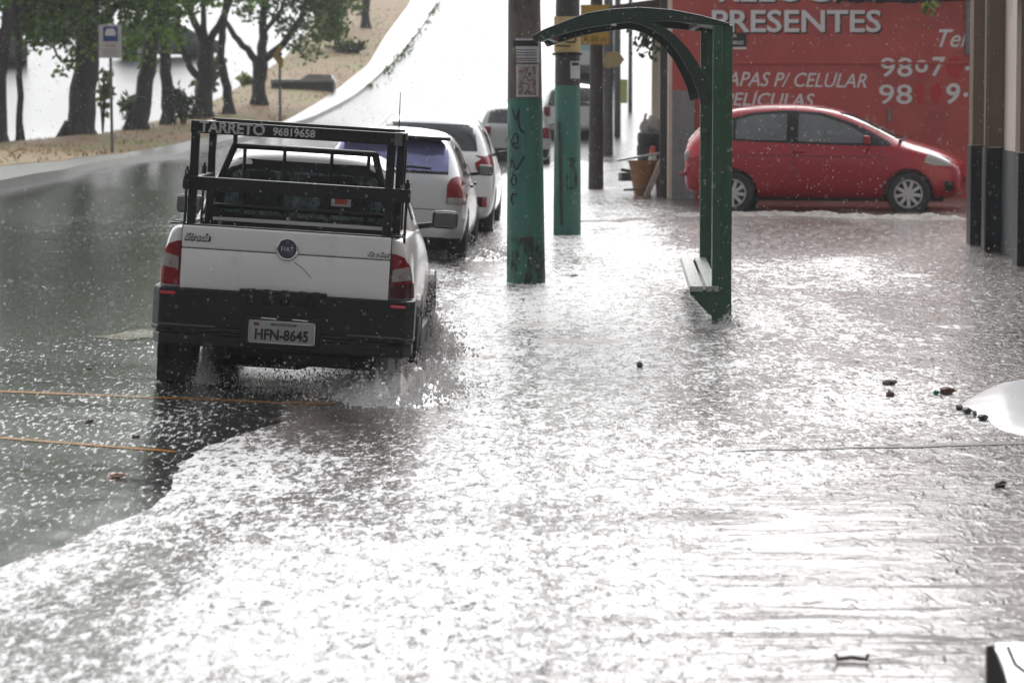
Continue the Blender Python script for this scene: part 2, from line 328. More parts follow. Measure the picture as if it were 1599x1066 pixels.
# ------------------------------------------------------------------ mesh helpers
class MB:
    def __init__(s): s.bm = bmesh.new()
    def box(s, c, size, rot=(0, 0, 0), bev=0, seg=2):
        t = bmesh.new(); bmesh.ops.create_cube(t, size=1)
        bmesh.ops.scale(t, vec=size, verts=t.verts)
        if bev: bmesh.ops.bevel(t, geom=list(t.edges), offset=bev, segments=seg, affect='EDGES', profile=.6)
        from mathutils import Euler
        mx = Matrix.Translation(c) @ Euler(rot).to_matrix().to_4x4()
        bmesh.ops.transform(t, matrix=mx, verts=t.verts); s.add(t); return s
    def add(s, t):
        me = bpy.data.meshes.new('t'); t.to_mesh(me); t.free(); s.bm.from_mesh(me); bpy.data.meshes.remove(me)
    def tube(s, pts, rad, n=8, cap=True, closed=False):
        pts = [Vector(p) for p in pts]; rads = rad if hasattr(rad, '__len__') else [rad]*len(pts)
        rings = []; prev = None
        for i, p in enumerate(pts):
            d = (pts[min(i+1, len(pts)-1)]-pts[max(i-1, 0)]).normalized()
            a = prev if prev else (Vector((1, 0, 0)) if abs(d.x) < .9 else Vector((0, 1, 0)))
            u = (a-d*a.dot(d)).normalized(); w = d.cross(u); prev = u
            rings.append([s.bm.verts.new(p+(u*math.cos(2*math.pi*k/n)+w*math.sin(2*math.pi*k/n))*rads[i]) for k in range(n)])
        for a, b in zip(rings, rings[1:]):
            for k in range(n): s.bm.faces.new((a[k], a[(k+1) % n], b[(k+1) % n], b[k]))
        if cap: s.bm.faces.new(rings[0][::-1]); s.bm.faces.new(rings[-1])
        return s
    def lathe(s, prof, n=24, mx=Matrix()):
        rings = []
        for r, z in prof:
            if r < 1e-5: rings.append([s.bm.verts.new(mx @ Vector((0, 0, z)))])
            else: rings.append([s.bm.verts.new(mx @ Vector((r*math.cos(2*math.pi*k/n), r*math.sin(2*math.pi*k/n), z))) for k in range(n)])
        for a, b in zip(rings, rings[1:]):
            for k in range(n):
                k2 = (k+1) % n
                if len(a) == 1 and len(b) == 1: continue
                if len(a) == 1: s.bm.faces.new((a[0], b[k2], b[k]))
                elif len(b) == 1: s.bm.faces.new((a[k], a[k2], b[0]))
                else: s.bm.faces.new((a[k], a[k2], b[k2], b[k]))
        return s
    def prism(s, poly, t0, t1, axis='y', mx=None):
        def pt(a, b, t): return {'y': Vector((a, t, b)), 'x': Vector((t, a, b)), 'z': Vector((a, b, t))}[axis]
        A = [s.bm.verts.new(mx @ pt(a, b, t0) if mx else pt(a, b, t0)) for a, b in poly]
        B = [s.bm.verts.new(mx @ pt(a, b, t1) if mx else pt(a, b, t1)) for a, b in poly]
        k = len(poly)
        s.bm.faces.new(A); s.bm.faces.new(B[::-1])
        for i in range(k): s.bm.faces.new((A[i], B[i], B[(i+1) % k], A[(i+1) % k]))
        return s
    def ico(s, c, r, sub=1, sc=(1, 1, 1), jit=0, rng=random):
        t = bmesh.new(); bmesh.ops.create_icosphere(t, subdivisions=sub, radius=r)
        for v in t.verts:
            j = 1+jit*(rng.random()-.5)
            v.co = Vector((v.co.x*sc[0]*j, v.co.y*sc[1]*j, v.co.z*sc[2]*j))+Vector(c)
        s.add(t); return s
    def quadgrid(s, rows):
        vr = [[s.bm.verts.new(p) for p in r] for r in rows]
        for a, b in zip(vr, vr[1:]):
            for i in range(len(a)-1): s.bm.faces.new((a[i], a[i+1], b[i+1], b[i]))
        return s
    def build(s, name, m, parent=None, smooth=False, recalc=True, bev=0):
        if recalc: bmesh.ops.recalc_face_normals(s.bm, faces=s.bm.faces)
        me = bpy.data.meshes.new(name); s.bm.to_mesh(me); s.bm.free()
        return link(name, me, m, parent, smooth, bev)
def link(name, me, m, parent=None, smooth=False, bev=0):
    me.name = name
    o = bpy.data.objects.new(name, me); COL.objects.link(o)
    me.materials.clear(); me.materials.append(m)
    if smooth:
        me.polygons.foreach_set('use_smooth', [True]*len(me.polygons))
        try: me.set_sharp_from_angle(angle=R(38))
        except Exception: pass
    if bev:
        bm = o.modifiers.new('bevel', 'BEVEL'); bm.width = bev; bm.segments = 2; bm.limit_method = 'ANGLE'
    if parent: o.parent = parent
    return o
def tag(o, label, cat, group=None):
    o['label'] = label; o['category'] = cat
    if group: o['group'] = group
    return o
def struct(o): o['kind'] = 'structure'; return o
def stuff(o, label=None, cat=None):
    o['kind'] = 'stuff'
    if label: o['label'] = label; o['category'] = cat
    return o
def empty(name, loc, label, cat, group=None, rot=(0, 0, 0)):
    o = bpy.data.objects.new(name, None); COL.objects.link(o); o.location = loc; o.rotation_euler = rot
    o.empty_display_size = .3
    return tag(o, label, cat, group)
def text(name, s, size, m, parent, loc, rot, ext=.003, shear=0, bold=0, align='CENTER', sx=1, space=1):
    cu = bpy.data.curves.new(name, 'FONT'); cu.body = s; cu.size = size; cu.extrude = ext; cu.shear = shear; cu.offset = bold
    cu.align_x = align; cu.align_y = 'CENTER'; cu.resolution_u = 3; cu.space_character = space
    t = bpy.data.objects.new('tmp', cu); COL.objects.link(t)
    me = bpy.data.meshes.new_from_object(t.evaluated_get(bpy.context.evaluated_depsgraph_get()))
    bpy.data.objects.remove(t); bpy.data.curves.remove(cu)
    from mathutils import Euler
    me.transform(Matrix.Translation(loc) @ Euler(rot).to_matrix().to_4x4() @ Matrix.Diagonal((sx, 1, 1, 1)))
    return link(name, me, m, parent)
def evaluated(o):
    dg = bpy.context.evaluated_depsgraph_get(); dg.update()
    return bpy.data.meshes.new_from_object(o.evaluated_get(dg))
FACE = (math.pi/2, 0, 0)    # text standing up, read from -Y

# --- smooth lofted car bodies and panels projected on them
def loft_body(name, st, m, parent, cuts=(), sharp=False, sub=2):
    bm = bmesh.new(); rings = []
    for (y, zb, wl_, zm, wm, zbelt, wb, zt, wt) in st:
        h = [(0, zb), (wl_*.82, zb), (wl_, zb+.06), (wm, zm), (wb, zbelt)]
        h += [(wt, zt-.025), (wt-.035, zt), (0, zt)] if sharp else [(wt+.03, zt-.09), (wt*.80, zt-.012), (0, zt+.01)]
        ring = [Vector((a, y, b)) for a, b in h]+[Vector((-a, y, b)) for a, b in h[-2:0:-1]]
        rings.append([bm.verts.new(p) for p in ring])
    k = len(rings[0])
    for a, b in zip(rings, rings[1:]):
        for i in range(k): bm.faces.new((a[i], a[(i+1) % k], b[(i+1) % k], b[i]))
    for r in (rings[0], rings[-1]):
        hh = k//2
        for i in range(hh):
            a, b, c, d = r[i], r[i+1], r[(k-i-1) % k], r[(k-i) % k]
            f = [a, b, c, d]; f2 = []
            [f2.append(q) for q in f if q not in f2]
            try: bm.faces.new(f2)
            except ValueError: pass
    bmesh.ops.recalc_face_normals(bm, faces=bm.faces)
    me = bpy.data.meshes.new(name); bm.to_mesh(me); bm.free()
    o = link(name, me, m, None, True)
    s = o.modifiers.new('s', 'SUBSURF'); s.levels = sub; s.render_levels = sub
    me2 = evaluated(o); o.modifiers.clear(); o.data = me2
    bvh = BVHTree.FromPolygons([v.co.copy() for v in me2.vertices], [tuple(p.vertices) for p in me2.polygons])
    for c in cuts:
        md = o.modifiers.new('b', 'BOOLEAN'); md.operation = 'DIFFERENCE'; md.object = c; md.solver = 'EXACT'
        me3 = evaluated(o); o.modifiers.clear(); o.data = me3
    for c in cuts: bpy.data.objects.remove(c)
    o.data.materials.clear(); o.data.materials.append(m)
    o.data.polygons.foreach_set('use_smooth', [True]*len(o.data.polygons))
    try: o.data.set_sharp_from_angle(angle=R(40))
    except Exception: pass
    o.parent = parent; o.name = name
    return o, bvh
def cutter_cyl(x0, x1, y, z, r):
    b = MB(); b.tube([(x0, y, z), (x1, y, z)], r, 28); return b.build('cut', M['ink'])
def cutter_box(c, s, bev=.02):
    b = MB(); b.box(c, s, bev=bev); return b.build('cut', M['ink'])
def resample(pl, n):
    pl = [Vector(p) for p in pl]; L = [0]
    for a, b in zip(pl, pl[1:]): L.append(L[-1]+(b-a).length)
    out = []
    for i in range(n):
        t = L[-1]*i/(n-1); j = 0
        while j < len(L)-2 and L[j+1] < t: j += 1
        out.append(pl[j].lerp(pl[j+1], (t-L[j])/max(1e-6, L[j+1]-L[j])))
    return out
def panel(name, bvh, A, B, view, m, parent, n=12, k=8, off=.004, th=.012, label=None):
    A, B = resample(A, n), resample(B, n); rows_o, rows_i = [], []
    for j in range(k):
        ro, ri = [], []
        for a, b in zip(A, B):
            q = a.lerp(b, j/(k-1))
            o, d = {'rear': (Vector((q.x, -3, q.y)), Vector((0, 1, 0))), 'front': (Vector((q.x, 9, q.y)), Vector((0, -1, 0))),
                    'right': (Vector((3, q.x, q.y)), Vector((-1, 0, 0))), 'left': (Vector((-3, q.x, q.y)), Vector((1, 0, 0)))}[view]
            h, nn, _, _ = bvh.ray_cast(o, d)
            if h is None: h, nn, _, _ = bvh.find_nearest(o+d*3)
            if nn.dot(d) > 0: nn = -nn
            ro.append(h+nn*off); ri.append(h-nn*th)
        rows_o.append(ro); rows_i.append(ri)
    b = MB(); bm = b.bm
    VO = [[bm.verts.new(p) for p in r] for r in rows_o]; VI = [[bm.verts.new(p) for p in r] for r in rows_i]
    for V, f in ((VO, 1), (VI, -1)):
        for j in range(k-1):
            for i in range(n-1):
                q = [V[j][i], V[j][i+1], V[j+1][i+1], V[j+1][i]]; bm.faces.new(q[::f])
    for i in range(n-1):
        bm.faces.new((VO[0][i], VI[0][i], VI[0][i+1], VO[0][i+1])); bm.faces.new((VO[-1][i], VO[-1][i+1], VI[-1][i+1], VI[-1][i]))
    for j in range(k-1):
        bm.faces.new((VO[j][0], VO[j+1][0], VI[j+1][0], VI[j][0])); bm.faces.new((VO[j][-1], VI[j][-1], VI[j+1][-1], VO[j+1][-1]))
    bmesh.ops.remove_doubles(bm, verts=bm.verts, dist=.0004)
    o = b.build(name, m, parent, True)
    if label: o['label'] = label
    return o
def mirror(pl): return [(-a, b) for a, b in pl]
def wheel(parent, loc, r=.30, w=.19, steer=0, spokes=5, side=1, rim_mat='alloy'):
    mx = Matrix.Rotation(math.pi/2*side, 4, 'Y')
    wr = bpy.data.objects.new('wheel', None); COL.objects.link(wr); wr.parent = parent; wr.location = loc; wr.rotation_euler = (0, 0, steer)
    h = w/2
    b = MB(); b.lathe([(r*.60, -h*.8), (r*.66, -h), (r*.9, -h), (r*.975, -h*.8), (r, -h*.45), (r, h*.45), (r*.975, h*.8), (r*.9, h), (r*.66, h), (r*.60, h*.8), (r*.6, -h*.8)], 32, mx)
    b.build('tyre', M['rubber'], wr, True)
    b = MB(); b.lathe([(r*.62, -h*.9), (r*.62, h*.86), (r*.66, h*.97), (r*.61, h*.97), (r*.57, h*.5), (r*.57, -h*.5)], 32, mx)
    b.lathe([(0, h*.80), (r*.15, h*.80), (r*.17, h*.6), (r*.17, h*.3)], 16, mx)
    for i in range(spokes):
        a = 2*math.pi*i/spokes; rm = mx @ Matrix.Rotation(a, 4, 'Z')
        b.prism([(r*.12, -r*.075), (r*.60, -r*.05), (r*.60, r*.10), (r*.12, r*.075)], h*.35, h*.72, 'z', rm)
    b.build('rim', M[rim_mat], wr, True)
    b = MB(); b.lathe([(0, h*.15), (r*.57, h*.15)], 24, mx); b.build('brake_disc', M['ink'], wr)
    return wr
def mirror_part(parent, loc, side, casing, w=.17, h=.115):
    b = MB(); b.box((loc[0], loc[1], loc[2]), (w, .09, h), (0, 0, 0), .035, 3)
    b.tube([(loc[0]-side*w*.4, loc[1]+.01, loc[2]-h*.3), (loc[0]-side*(w*.5+.1), loc[1]+.03, loc[2]-h*.45)], .022)
    o = b.build('wing_mirror', casing, parent, True)
    b = MB(); b.box((loc[0]+side*.005, loc[1]-.046, loc[2]), (w*.86, .006, h*.80), (0, 0, 0), .003)
    g = b.build('mirror_glass', M['glass_grey'], o)
    return o

# ------------------------------------------------------------------ setting: ground, water, kerb, median
def frange(a, b, s):
    r = []; v = a
    while v < b-1e-6: r.append(v); v += s
    return r+[b]
xs = frange(-90, -16, 4)+frange(-16, -4.2, .6)[1:]+frange(-4.2, -2.9, .13)[1:]+frange(-2.9, -.9, .05)[1:]+frange(-.9, 1.0, .13)[1:]+frange(1, 8, .8)[1:]+frange(8, 80, 6)[1:]
ys = frange(4, 11, .25)+frange(11, 22, .10)[1:]+frange(22, 24, .25)[1:]+frange(24, 76, .8)[1:]+frange(76, 150, 1.6)[1:]+frange(150, 420, 10)[1:]
b = MB(); b.quadgrid([[(x, y, ground_z(x, y)) for x in xs] for y in ys])
struct(b.build('road', M['road'], None, True))
def water_z(x, y):
    s = 1.0
    a = (mnoise.noise(Vector((x*1.6, y*.55, 0)))*.6+mnoise.noise(Vector((x*4.5, y*1.6, 3)))*.4)
    r = .012*a
    return min(profile(y), .2)+r*lerp_tab([(5, .5), (16, 1), (40, 1.6), (60, 1)], y)
wxs = frange(-4.5, 9, .10)+frange(9, 60, 5)[1:]; wys = frange(5, 26, .12)+frange(26, 77, .3)[1:]
b = MB(); b.quadgrid([[(x, y, water_z(x, y)) for x in wxs] for y in wys])
struct(b.build('flood_water', M['flood'], None, True))

def strip_pts(pts): 
    w = [G(*p) for p in pts]; return sorted([(p.y, p.x) for p in w])
GR = strip_pts([(0, 272), (100, 262), (200, 246), (300, 226), (440, 197), (520, 150), (575, 105), (602, 60), (632, 20), (645, 0), (668, -40)])
KE = strip_pts([(0, 296), (100, 277), (200, 256), (300, 238), (400, 214), (480, 192), (560, 150), (615, 100), (655, 50), (686, 0), (715, -45)])
GL = [(20, -17), (60, -14.8)]+[q for q in strip_pts([(0, 230), (130, 222), (300, 180), (360, 150), (440, 100), (480, 55), (515, 5), (530, -40)]) if q[0] > 61]
def ext(tab):
    (y0, x0) = tab[0]; (y1, x1) = tab[-1]
    return [(12, x0-.05*(y0-12))]+tab+[(260, x1-.16*(260-y1))]
GR, KE, GL = ext(GR), ext(KE), ext(GL)
sy = frange(14, 100, 1.0)+frange(100, 240, 3)[1:]
H_K = .12
def strip(name, L, Rr, m, dz, n):
    rows_t = []
    for y in sy:
        a, c = lerp_tab(L, y), lerp_tab(Rr, y)
        if c < a+.05: c = a+.05
        r = []
        for i in range(n+1):
            x = a+(c-a)*i/n; h = dz(x, y, i/n); r.append((x, y, ground_z(x, y)+h))
        rows_t.append(r)
    b = MB(); b.quadgrid(rows_t)
    b.quadgrid([[r[0], (r[0][0], r[0][1], r[0][2]-.5)] for r in rows_t]); b.quadgrid([[r[-1], (r[-1][0], r[-1][1], r[-1][2]-.5)] for r in rows_t])
    return b.build(name, m, None, True)
struct(strip('kerb', GR, KE, M['kerb'], lambda x, y, t: H_K, 4))
struct(strip('median_grass', GL, GR, M['soil'], lambda x, y, t: H_K+.01+.10*math.sin(math.pi*t)*(1+mnoise.noise(Vector((x*.7, y*.4, 1)))), 12))
# dry grass tufts on the median
b = MB(); rg = random.Random(3)
for i in range(3200):
    y = 48+(rg.random()**1.2)*95; a, c = lerp_tab(GL, y), lerp_tab(GR, y); t = rg.random(); x = a+(c-a)*t
    z = ground_z(x, y)+H_K+.01+.1*math.sin(math.pi*t); h = .03+.07*rg.random(); an = rg.random()*3.1; w = .01+.02*rg.random()
    dx, dy = math.cos(an)*w, math.sin(an)*w; lx, ly = (rg.random()-.5)*.12, (rg.random()-.5)*.12
    v = [b.bm.verts.new(p) for p in ((x-dx, y-dy, z), (x+dx, y+dy, z), (x+lx, y+ly, z+h))]; b.bm.faces.new(v)
stuff(b.build('dry_grass', M['straw'], None, False, False), 'thin dry grass blades over the brown median strip', 'grass')

b = MB(); rg = random.Random(9)
for i in range(420):
    y = 104+rg.random()**1.3*48
    if mnoise.noise(Vector((y*.22, 4, 0))) < -.05: continue
    x = lerp_tab(KE, y)+rg.gauss(.05, .12); z = ground_z(x, y)+.01; L = .06+.16*rg.random(); d = Vector((rg.gauss(0, .5), rg.gauss(0, .5), 1)).normalized(); sd = d.orthogonal().normalized()*L*.25
    p = Vector((x, y, z)); b.bm.faces.new([b.bm.verts.new(q) for q in (p, p+d*L*.5+sd, p+d*L, p+d*L*.5-sd)])
stuff(b.build('gutter_weeds', M['leaf_far'], None, False, False), 'weeds growing along the gutter of the uphill road', 'weeds')

# painted yellow lines on the road (follow the tilted asphalt)
def line(p0, p1, w, name, mt='yellow_line'):
    A, B = Vector(p0), Vector(p1); n = 24; d = (B-A).normalized(); s = Vector((-d.y, d.x, 0))*w/2; rows = []
    for i in range(n+1):
        q = A.lerp(B, i/n); r = []
        for sg in (-1, 1):
            e = q+s*sg; r.append((e.x, e.y, max(ground_z(e.x, e.y), water_z(e.x, e.y) if e.x > lerp_tab(XG, e.y)-.2 else -9)+.003))
        rows.append(r)
    b = MB(); b.quadgrid(rows); return struct(b.build(name, M[mt], None, True))
a, c = G(-40, 610), G(520, 637); line(a, c, .10, 'road_marking')
a, c = G(-40, 681), G(272, 707); line(a, c, .085, 'road_marking')
a, c = G(168, 529), G(250, 518); line(a, c, .30, 'road_marking', 'old_line')

# ------------------------------------------------------------------ pickup truck
def make_pickup():
    D0 = 20.4
    t = empty('pickup_truck', (-1.504, D0, -.06), 'white pickup with black cargo rack and plate driving through floodwater', 'pickup truck', None, (0, R(3.6), -.012))
    st = [(.03, .44, .66, .70, .74, 1.0, .74, 1.12, .70), (.045, .40, .775, .70, .81, 1.0, .795, 1.15, .755), (.4, .40, .79, .70, .825, 1.0, .805, 1.15, .76), (1.4, .34, .79, .70, .825, 1.0, .805, 1.15, .76),
          (2.2, .32, .79, .70, .825, .98, .80, 1.12, .75), (2.9, .32, .79, .70, .825, .96, .79, 1.08, .74), (3.3, .32, .79, .68, .825, .92, .78, 1.02, .72), (4.0, .34, .77, .66, .80, .84, .74, .93, .68), (4.32, .40, .66, .62, .70, .76, .64, .82, .58)]
    cuts = [cutter_box((0, .66, 1.15), (1.34, 1.42, .86)), cutter_cyl(-1.1, -.52, .93, .31, .375), cutter_cyl(1.1, .52, .93, .31, .375), cutter_cyl(-1.1, -.52, 3.52, .31, .375), cutter_cyl(1.1, .52, 3.52, .31, .375)]
    body, bv = loft_body('body', st, M['white_paint'], t, cuts, True)
    b = MB()
    b.box((0, .70, .735), (1.335, 1.30, .02)); b.box((-.662, .70, .93), (.012, 1.30, .38)); b.box((.662, .70, .93), (.012, 1.30, .38)); b.box((0, 1.345, .93), (1.30, .012, .38))
    b.build('bed_liner', M['black_plastic'], t)
    # cab
    cst = [(1.385, 1.02, .66, 1.10, .70, 1.14, .70, 1.555, .50), (1.40, 1.0, .72, 1.10, .745, 1.15, .73, 1.59, .54), (1.55, 1.0, .73, 1.10, .755, 1.15, .735, 1.635, .57), (2.1, 1.0, .73, 1.10, .755, 1.14, .735, 1.65, .57),
           (2.6, .98, .73, 1.06, .755, 1.11, .73, 1.55, .55), (3.1, .95, .72, 1.02, .74, 1.08, .70, 1.20, .58), (3.3, .93, .70, .98, .72, 1.02, .66, 1.06, .56)]
    cab, cv = loft_body('cab', cst, M['white_paint'], t)
    panel('cab_surround', cv, [(-.64, 1.13), (-.57, 1.47), (-.50, 1.548), (.50, 1.548), (.57, 1.47), (.64, 1.13)], [(-.64, 1.11), (-.3, 1.10), (.3, 1.10), (.64, 1.11)], 'rear', M['black_plastic'], t, 24, 12, .004)
    rw = panel('rear_window', cv, [(-.57, 1.19), (-.525, 1.42), (-.47, 1.48), (.47, 1.48), (.525, 1.42), (.57, 1.19)], [(-.57, 1.18), (-.3, 1.17), (.3, 1.17), (.57, 1.18)], 'rear', M['rain_glass'], t, 24, 12, .008)
    for x in (-.30, .26):
        b = MB(); b.box((x, 1.372, 1.30), (.30, .008, .14), (0, 0, 0), .003); b.box((x, 1.372, 1.42), (.18, .008, .10), (0, 0, 0), .003)
        b.build('headrest', M['interior'], rw)
    b = MB(); b.box((.055, 1.371, 1.435), (.21, .008, .055), bev=.003); b.build('mirror_silhouette', M['interior'], rw)
    b = MB(); b.box((.245, 1.366, 1.305), (.135, .004, .082)); st1 = b.build('sticker', M['paper'], rw)
    b = MB(); b.box((.245, 1.362, 1.300), (.085, .004, .04)); b.box((.24, 1.362, 1.322), (.05, .004, .03)); b.build('sticker_print', M['cone_red'], st1)
    b = MB(); b.box((.24, 1.366, 1.40), (.12, .004, .02)); b.build('sticker', M['board'], rw)
    for s, vw in ((1, 'right'), (-1, 'left')):
        panel('side_window', cv, [(1.60, 1.20), (1.68, 1.53), (2.5, 1.48), (2.95, 1.22)], [(1.60, 1.19), (2.1, 1.18), (2.95, 1.17)], vw, M['glass_dark'], t, 16, 8)
    # tailgate in two pressed halves with a shadow gap
    tg = MB(); tg.box((0, .005, 1.078), (1.332, .045, .142), bev=.012, seg=3); tg.box((0, .004, .868), (1.332, .045, .268), bev=.006)
    tail = tg.build('tailgate', M['white_paint'], t, True)
    b = MB(); b.box((0, .012, 1.004), (1.33, .04, .02)); b.box((0, .016, 1.152), (1.338, .036, .014)); b.build('seam', M['black_plastic'], tail)
    mx = Matrix.Translation((.008, -.018, 1.035)) @ Matrix.Rotation(math.pi/2, 4, 'X')
    b = MB(); b.lathe([(.060, 0), (.060, .012), (.066, .016), (.072, .014), (.074, 0)], 36, mx); bd = b.build('badge', M['chrome'], tail, True)
    b = MB(); b.lathe([(0, .010), (.061, .009), (.061, 0)], 36, mx); b.build('badge_enamel', M['navy'], bd, True)
    text('badge_lettering', 'FIAT', .040, M['chrome'], bd, (.008, -.031, 1.035), FACE, .003, 0, .0004, sx=.85, space=1.25)
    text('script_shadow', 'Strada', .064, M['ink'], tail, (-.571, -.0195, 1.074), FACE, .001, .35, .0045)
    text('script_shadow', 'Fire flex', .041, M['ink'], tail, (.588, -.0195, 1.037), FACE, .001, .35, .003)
    text('model_script', 'Strada', .062, M['chrome'], tail, (-.575, -.021, 1.078), FACE, .003, .35, .0015)
    text('trim_script', 'Fire flex', .040, M['chrome'], tail, (.585, -.022, 1.040), FACE, .003, .35, .001)
    b = MB(); b.tube([(.06, -.0195, .955), (.12, -.0195, .915), (.17, -.0195, .86)], .0022, 5); b.build('scratch', M['mid_grey'], tail)
    # corner posts beside the tailgate and tail lights
    for s in (1, -1):
        top = [(s*.675, 1.045), (s*.72, 1.043), (s*.765, 1.015), (s*.79, .965)]
        rows = [('red_lens', 0, .30), ('clear_lens', .30, .68), ('red_lens' if s < 0 else 'dark_red_lens', .68, 1)]
        lt = None
        A = [(s*.672, 1.046), (s*.672, .762)]
        Bp = [(s*.70, 1.044), (s*.752, 1.02), (s*.783, .96), (s*.797, .88), (s*.805, .762)]
        lt = panel('tail_light', bv, A, Bp, 'rear', M['red_lens'], t, 24, 10, .014, .02)
        An, Bn = resample(A, 31), resample(Bp, 31)
        panel('reversing_lens', bv, [(An[i].x+s*.010, An[i].y) for i in range(11, 20)], [(Bn[i].x-s*.012, Bn[i].y) for i in range(11, 20)], 'rear', M['clear_lens'], lt, 14, 8, .024, .004)
        if s > 0: panel('smoked_lens', bv, [(An[i].x, An[i].y) for i in range(21, 31)], [(Bn[i].x, Bn[i].y) for i in range(21, 31)], 'rear', M['dark_red_lens'], lt, 14, 8, .022, .004)
        b = MB(); b.lathe([(0, .004), (.009, .003), (.010, 0)], 14, Matrix.Translation((s*.735, -.004, .90)) @ Matrix.Rotation(math.pi/2, 4, 'X')); b.build('bulb', M['orange'], lt, True)
        b = MB(); b.box((s*.667, .02, 1.0), (.008, .05, .29)); b.box((s*.71, .02, 1.157), (.075, .05, .012), bev=.004)
        for i in range(6): b.box((s*.70+s*i*.012-.03*s, .05+i*.012, 1.166), (.008, .05, .010))
        b.build('rail_cap', M['black_plastic'], t)
    # bumper
    def prof(z0, z1, y0, wx, ins): return [(-wx, ins), (-wx+.05, y0+.02), (-.5, y0), (.5, y0), (wx-.05, y0+.02), (wx, ins), (wx, ins+.3), (wx-.03, ins+.3), (wx-.06, .12), (-wx+.06, .12), (-wx+.03, ins+.3), (-wx, ins+.3)]
    b = MB()
    b.prism(prof(0, 0, -.055, .838, .06), .50, .752, 'z'); b.prism(prof(0, 0, -.075, .841, .05), .475, .508, 'z'); b.prism(prof(0, 0, -.06, .83, .08), .385, .46, 'z')
    bumper = b.build('rear_bumper', M['black_plastic'], t, False, True, .012)
    b = MB()
    for i, x in enumerate((-.20, -.10, .01, .12, .21)):
        b.box((x, -.052, .725), (.055, .03, .10), (0, 0, 0), .012, 2); 
    b.box((0, -.044, .755), (.56, .035, .03), bev=.01); b.build('bumper_ribs', M['black_plastic'], bumper, True)
    for s in (1, -1):
        b = MB(); b.box((s*.735, -.052, .715), (.095, .012, .020), (0, 0, 0), .004); b.build('reflector', M['reflector'], bumper)
        b = MB(); b.box((s*.60, -.088, .518), (.36, .012, .010), (0, 0, 0), .003); b.build('bumper_trim', M['chrome'] if False else M['mid_grey'], bumper)
    for x in (-.08, .12):
        b = MB(); b.box((x, -.088, .592), (.10, .02, .010), (0, R(2), 0), .003); b.build('plate_lamp', M['chrome'], bumper)
    b = MB(); b.box((.0, -.075, .505), (.50, .02, .19), bev=.01); b.build('plate_recess', M['black_plastic'], bumper)
    b = MB(); b.box((.008, -.096, .508), (.425, .010, .142), (0, 0, 0), .012, 3); pl = b.build('licence_plate', M['plate'], t, True)
    b = MB()
    for (c, s) in (((.008, -.1015, .439), (.40, .004, .005)), ((.008, -.1015, .577), (.40, .004, .004)), ((-.202, -.1015, .508), (.004, .004, .12)), ((.218, -.1015, .508), (.004, .004, .12))): b.box(c, s)
    b.build('plate_rim', M['chrome'], pl)
    text('plate_characters', 'HFN-8645', .094, M['ink'], pl, (.008, -.1025, .488), FACE, .002, 0, .0028, sx=.86)
    text('plate_town', 'MG·CONTAGEM', .022, M['ink'], pl, (.02, -.1025, .556), FACE, .001, 0, .0005)
    b = MB(); b.box((-.155, -.102, .555), (.035, .003, .02)); b.build('plate_seal', M['brick'], pl)
    # underbody
    b = MB(); b.box((.1, 1.2, .36), (1.0, 2.0, .08)); b.tube([(-.55, .93, .33), (.55, .93, .33)], .04); b.box((.30, .25, .33), (.60, .30, .10), bev=.03); b.box((-.22, 1.5, .27), (.62, .7, .24), bev=.06); b.box((.0, .93, .30), (.26, .22, .24), bev=.08); b.box((-.40, .75, .34), (.10, 1.2, .10), bev=.02); b.box((.42, .75, .34), (.10, 1.2, .10), bev=.02); b.tube([(.42, -.02, .34), (.42, .7, .33)], .028)
    b.build('underbody', M['interior'], t)
    for s in (1, -1):
        b = MB(); b.box((s*.745, .60, .25), (.22, .012, .34), (R(6), 0, 0)); b.build('mud_flap', M['rubber'], t)
        b = MB(); n = 18; ri, ro = .355, .43
        for y0 in (.93, 3.52):
            pts = []
            for i in range(n+1):
                a = math.pi*(-.06+1.12*i/n); pts.append((y0+ri*math.cos(a), .31+ri*math.sin(a)))
            for i in range(n, -1, -1):
                a = math.pi*(-.06+1.12*i/n); pts.append((y0+ro*math.cos(a), .31+ro*math.sin(a)))
            b.prism(pts, s*.80, s*.850, 'x')
        b.prism([(1.30, .30), (3.15, .30), (3.15, .42), (1.30, .46)], s*.79, s*.842, 'x')
        b.build('arch_trim', M['black_plastic'], t, False, True, .01)
        wheel(t, (s*.745, .93, .305), .305, .21, 0, 5, s, 'mid_grey'); wheel(t, (s*.715, 3.52, .305), .305, .20, -.16, 5, s)
        mirror_part(t, (s*.92, 2.62, 1.16), s, M['black_plastic'], .185, .13)
        b = MB(); b.box((s*.832, 2.0, 1.02), (.012, .14, .028), bev=.005); b.build('door_handle', M['black_plastic'], t)
    # cargo rack
    r = MB(); rk = r
    for (x, y) in ((-.63, .13), (-.63, 1.20), (.625, .13), (.655, 1.20)): r.box((x, y, 1.26), (.054 if y < 1 else .05, .055, 1.03), bev=.006)
    r.box((.685, .20, 1.27), (.05, .05, 1.0), bev=.006)
    r.box((.027, .11, 1.775), (1.375, .05, .080), bev=.006); r.box((.01, 1.20, 1.775), (1.30, .05, .08), bev=.006)
    r.box((0.038, .10, 1.415), (1.456, .05, .088), bev=.006)
    for x in (-.63, .655): r.box((x, .66, 1.775), (.05, 1.05, .05), bev=.005); r.box((x, .66, 1.43), (.04, 1.05, .04), bev=.005)
    rack = r.build('cargo_rack', M['black_metal'], t)
    text('rack_lettering', 'TARRETO', .098, M['grey_ink'], rack, (-.395, .083, 1.775), FACE, .002, 0, .003, sx=.97)
    text('rack_number', '96819658', .068, M['grey_ink'], rack, (.0, .083, 1.772), FACE, .002, 0, .002)
    b = MB(); b.box((.668, .107, 1.775), (.05, .058, .086), bev=.006); b.build('beam_cap', M['mid_grey'], rack)
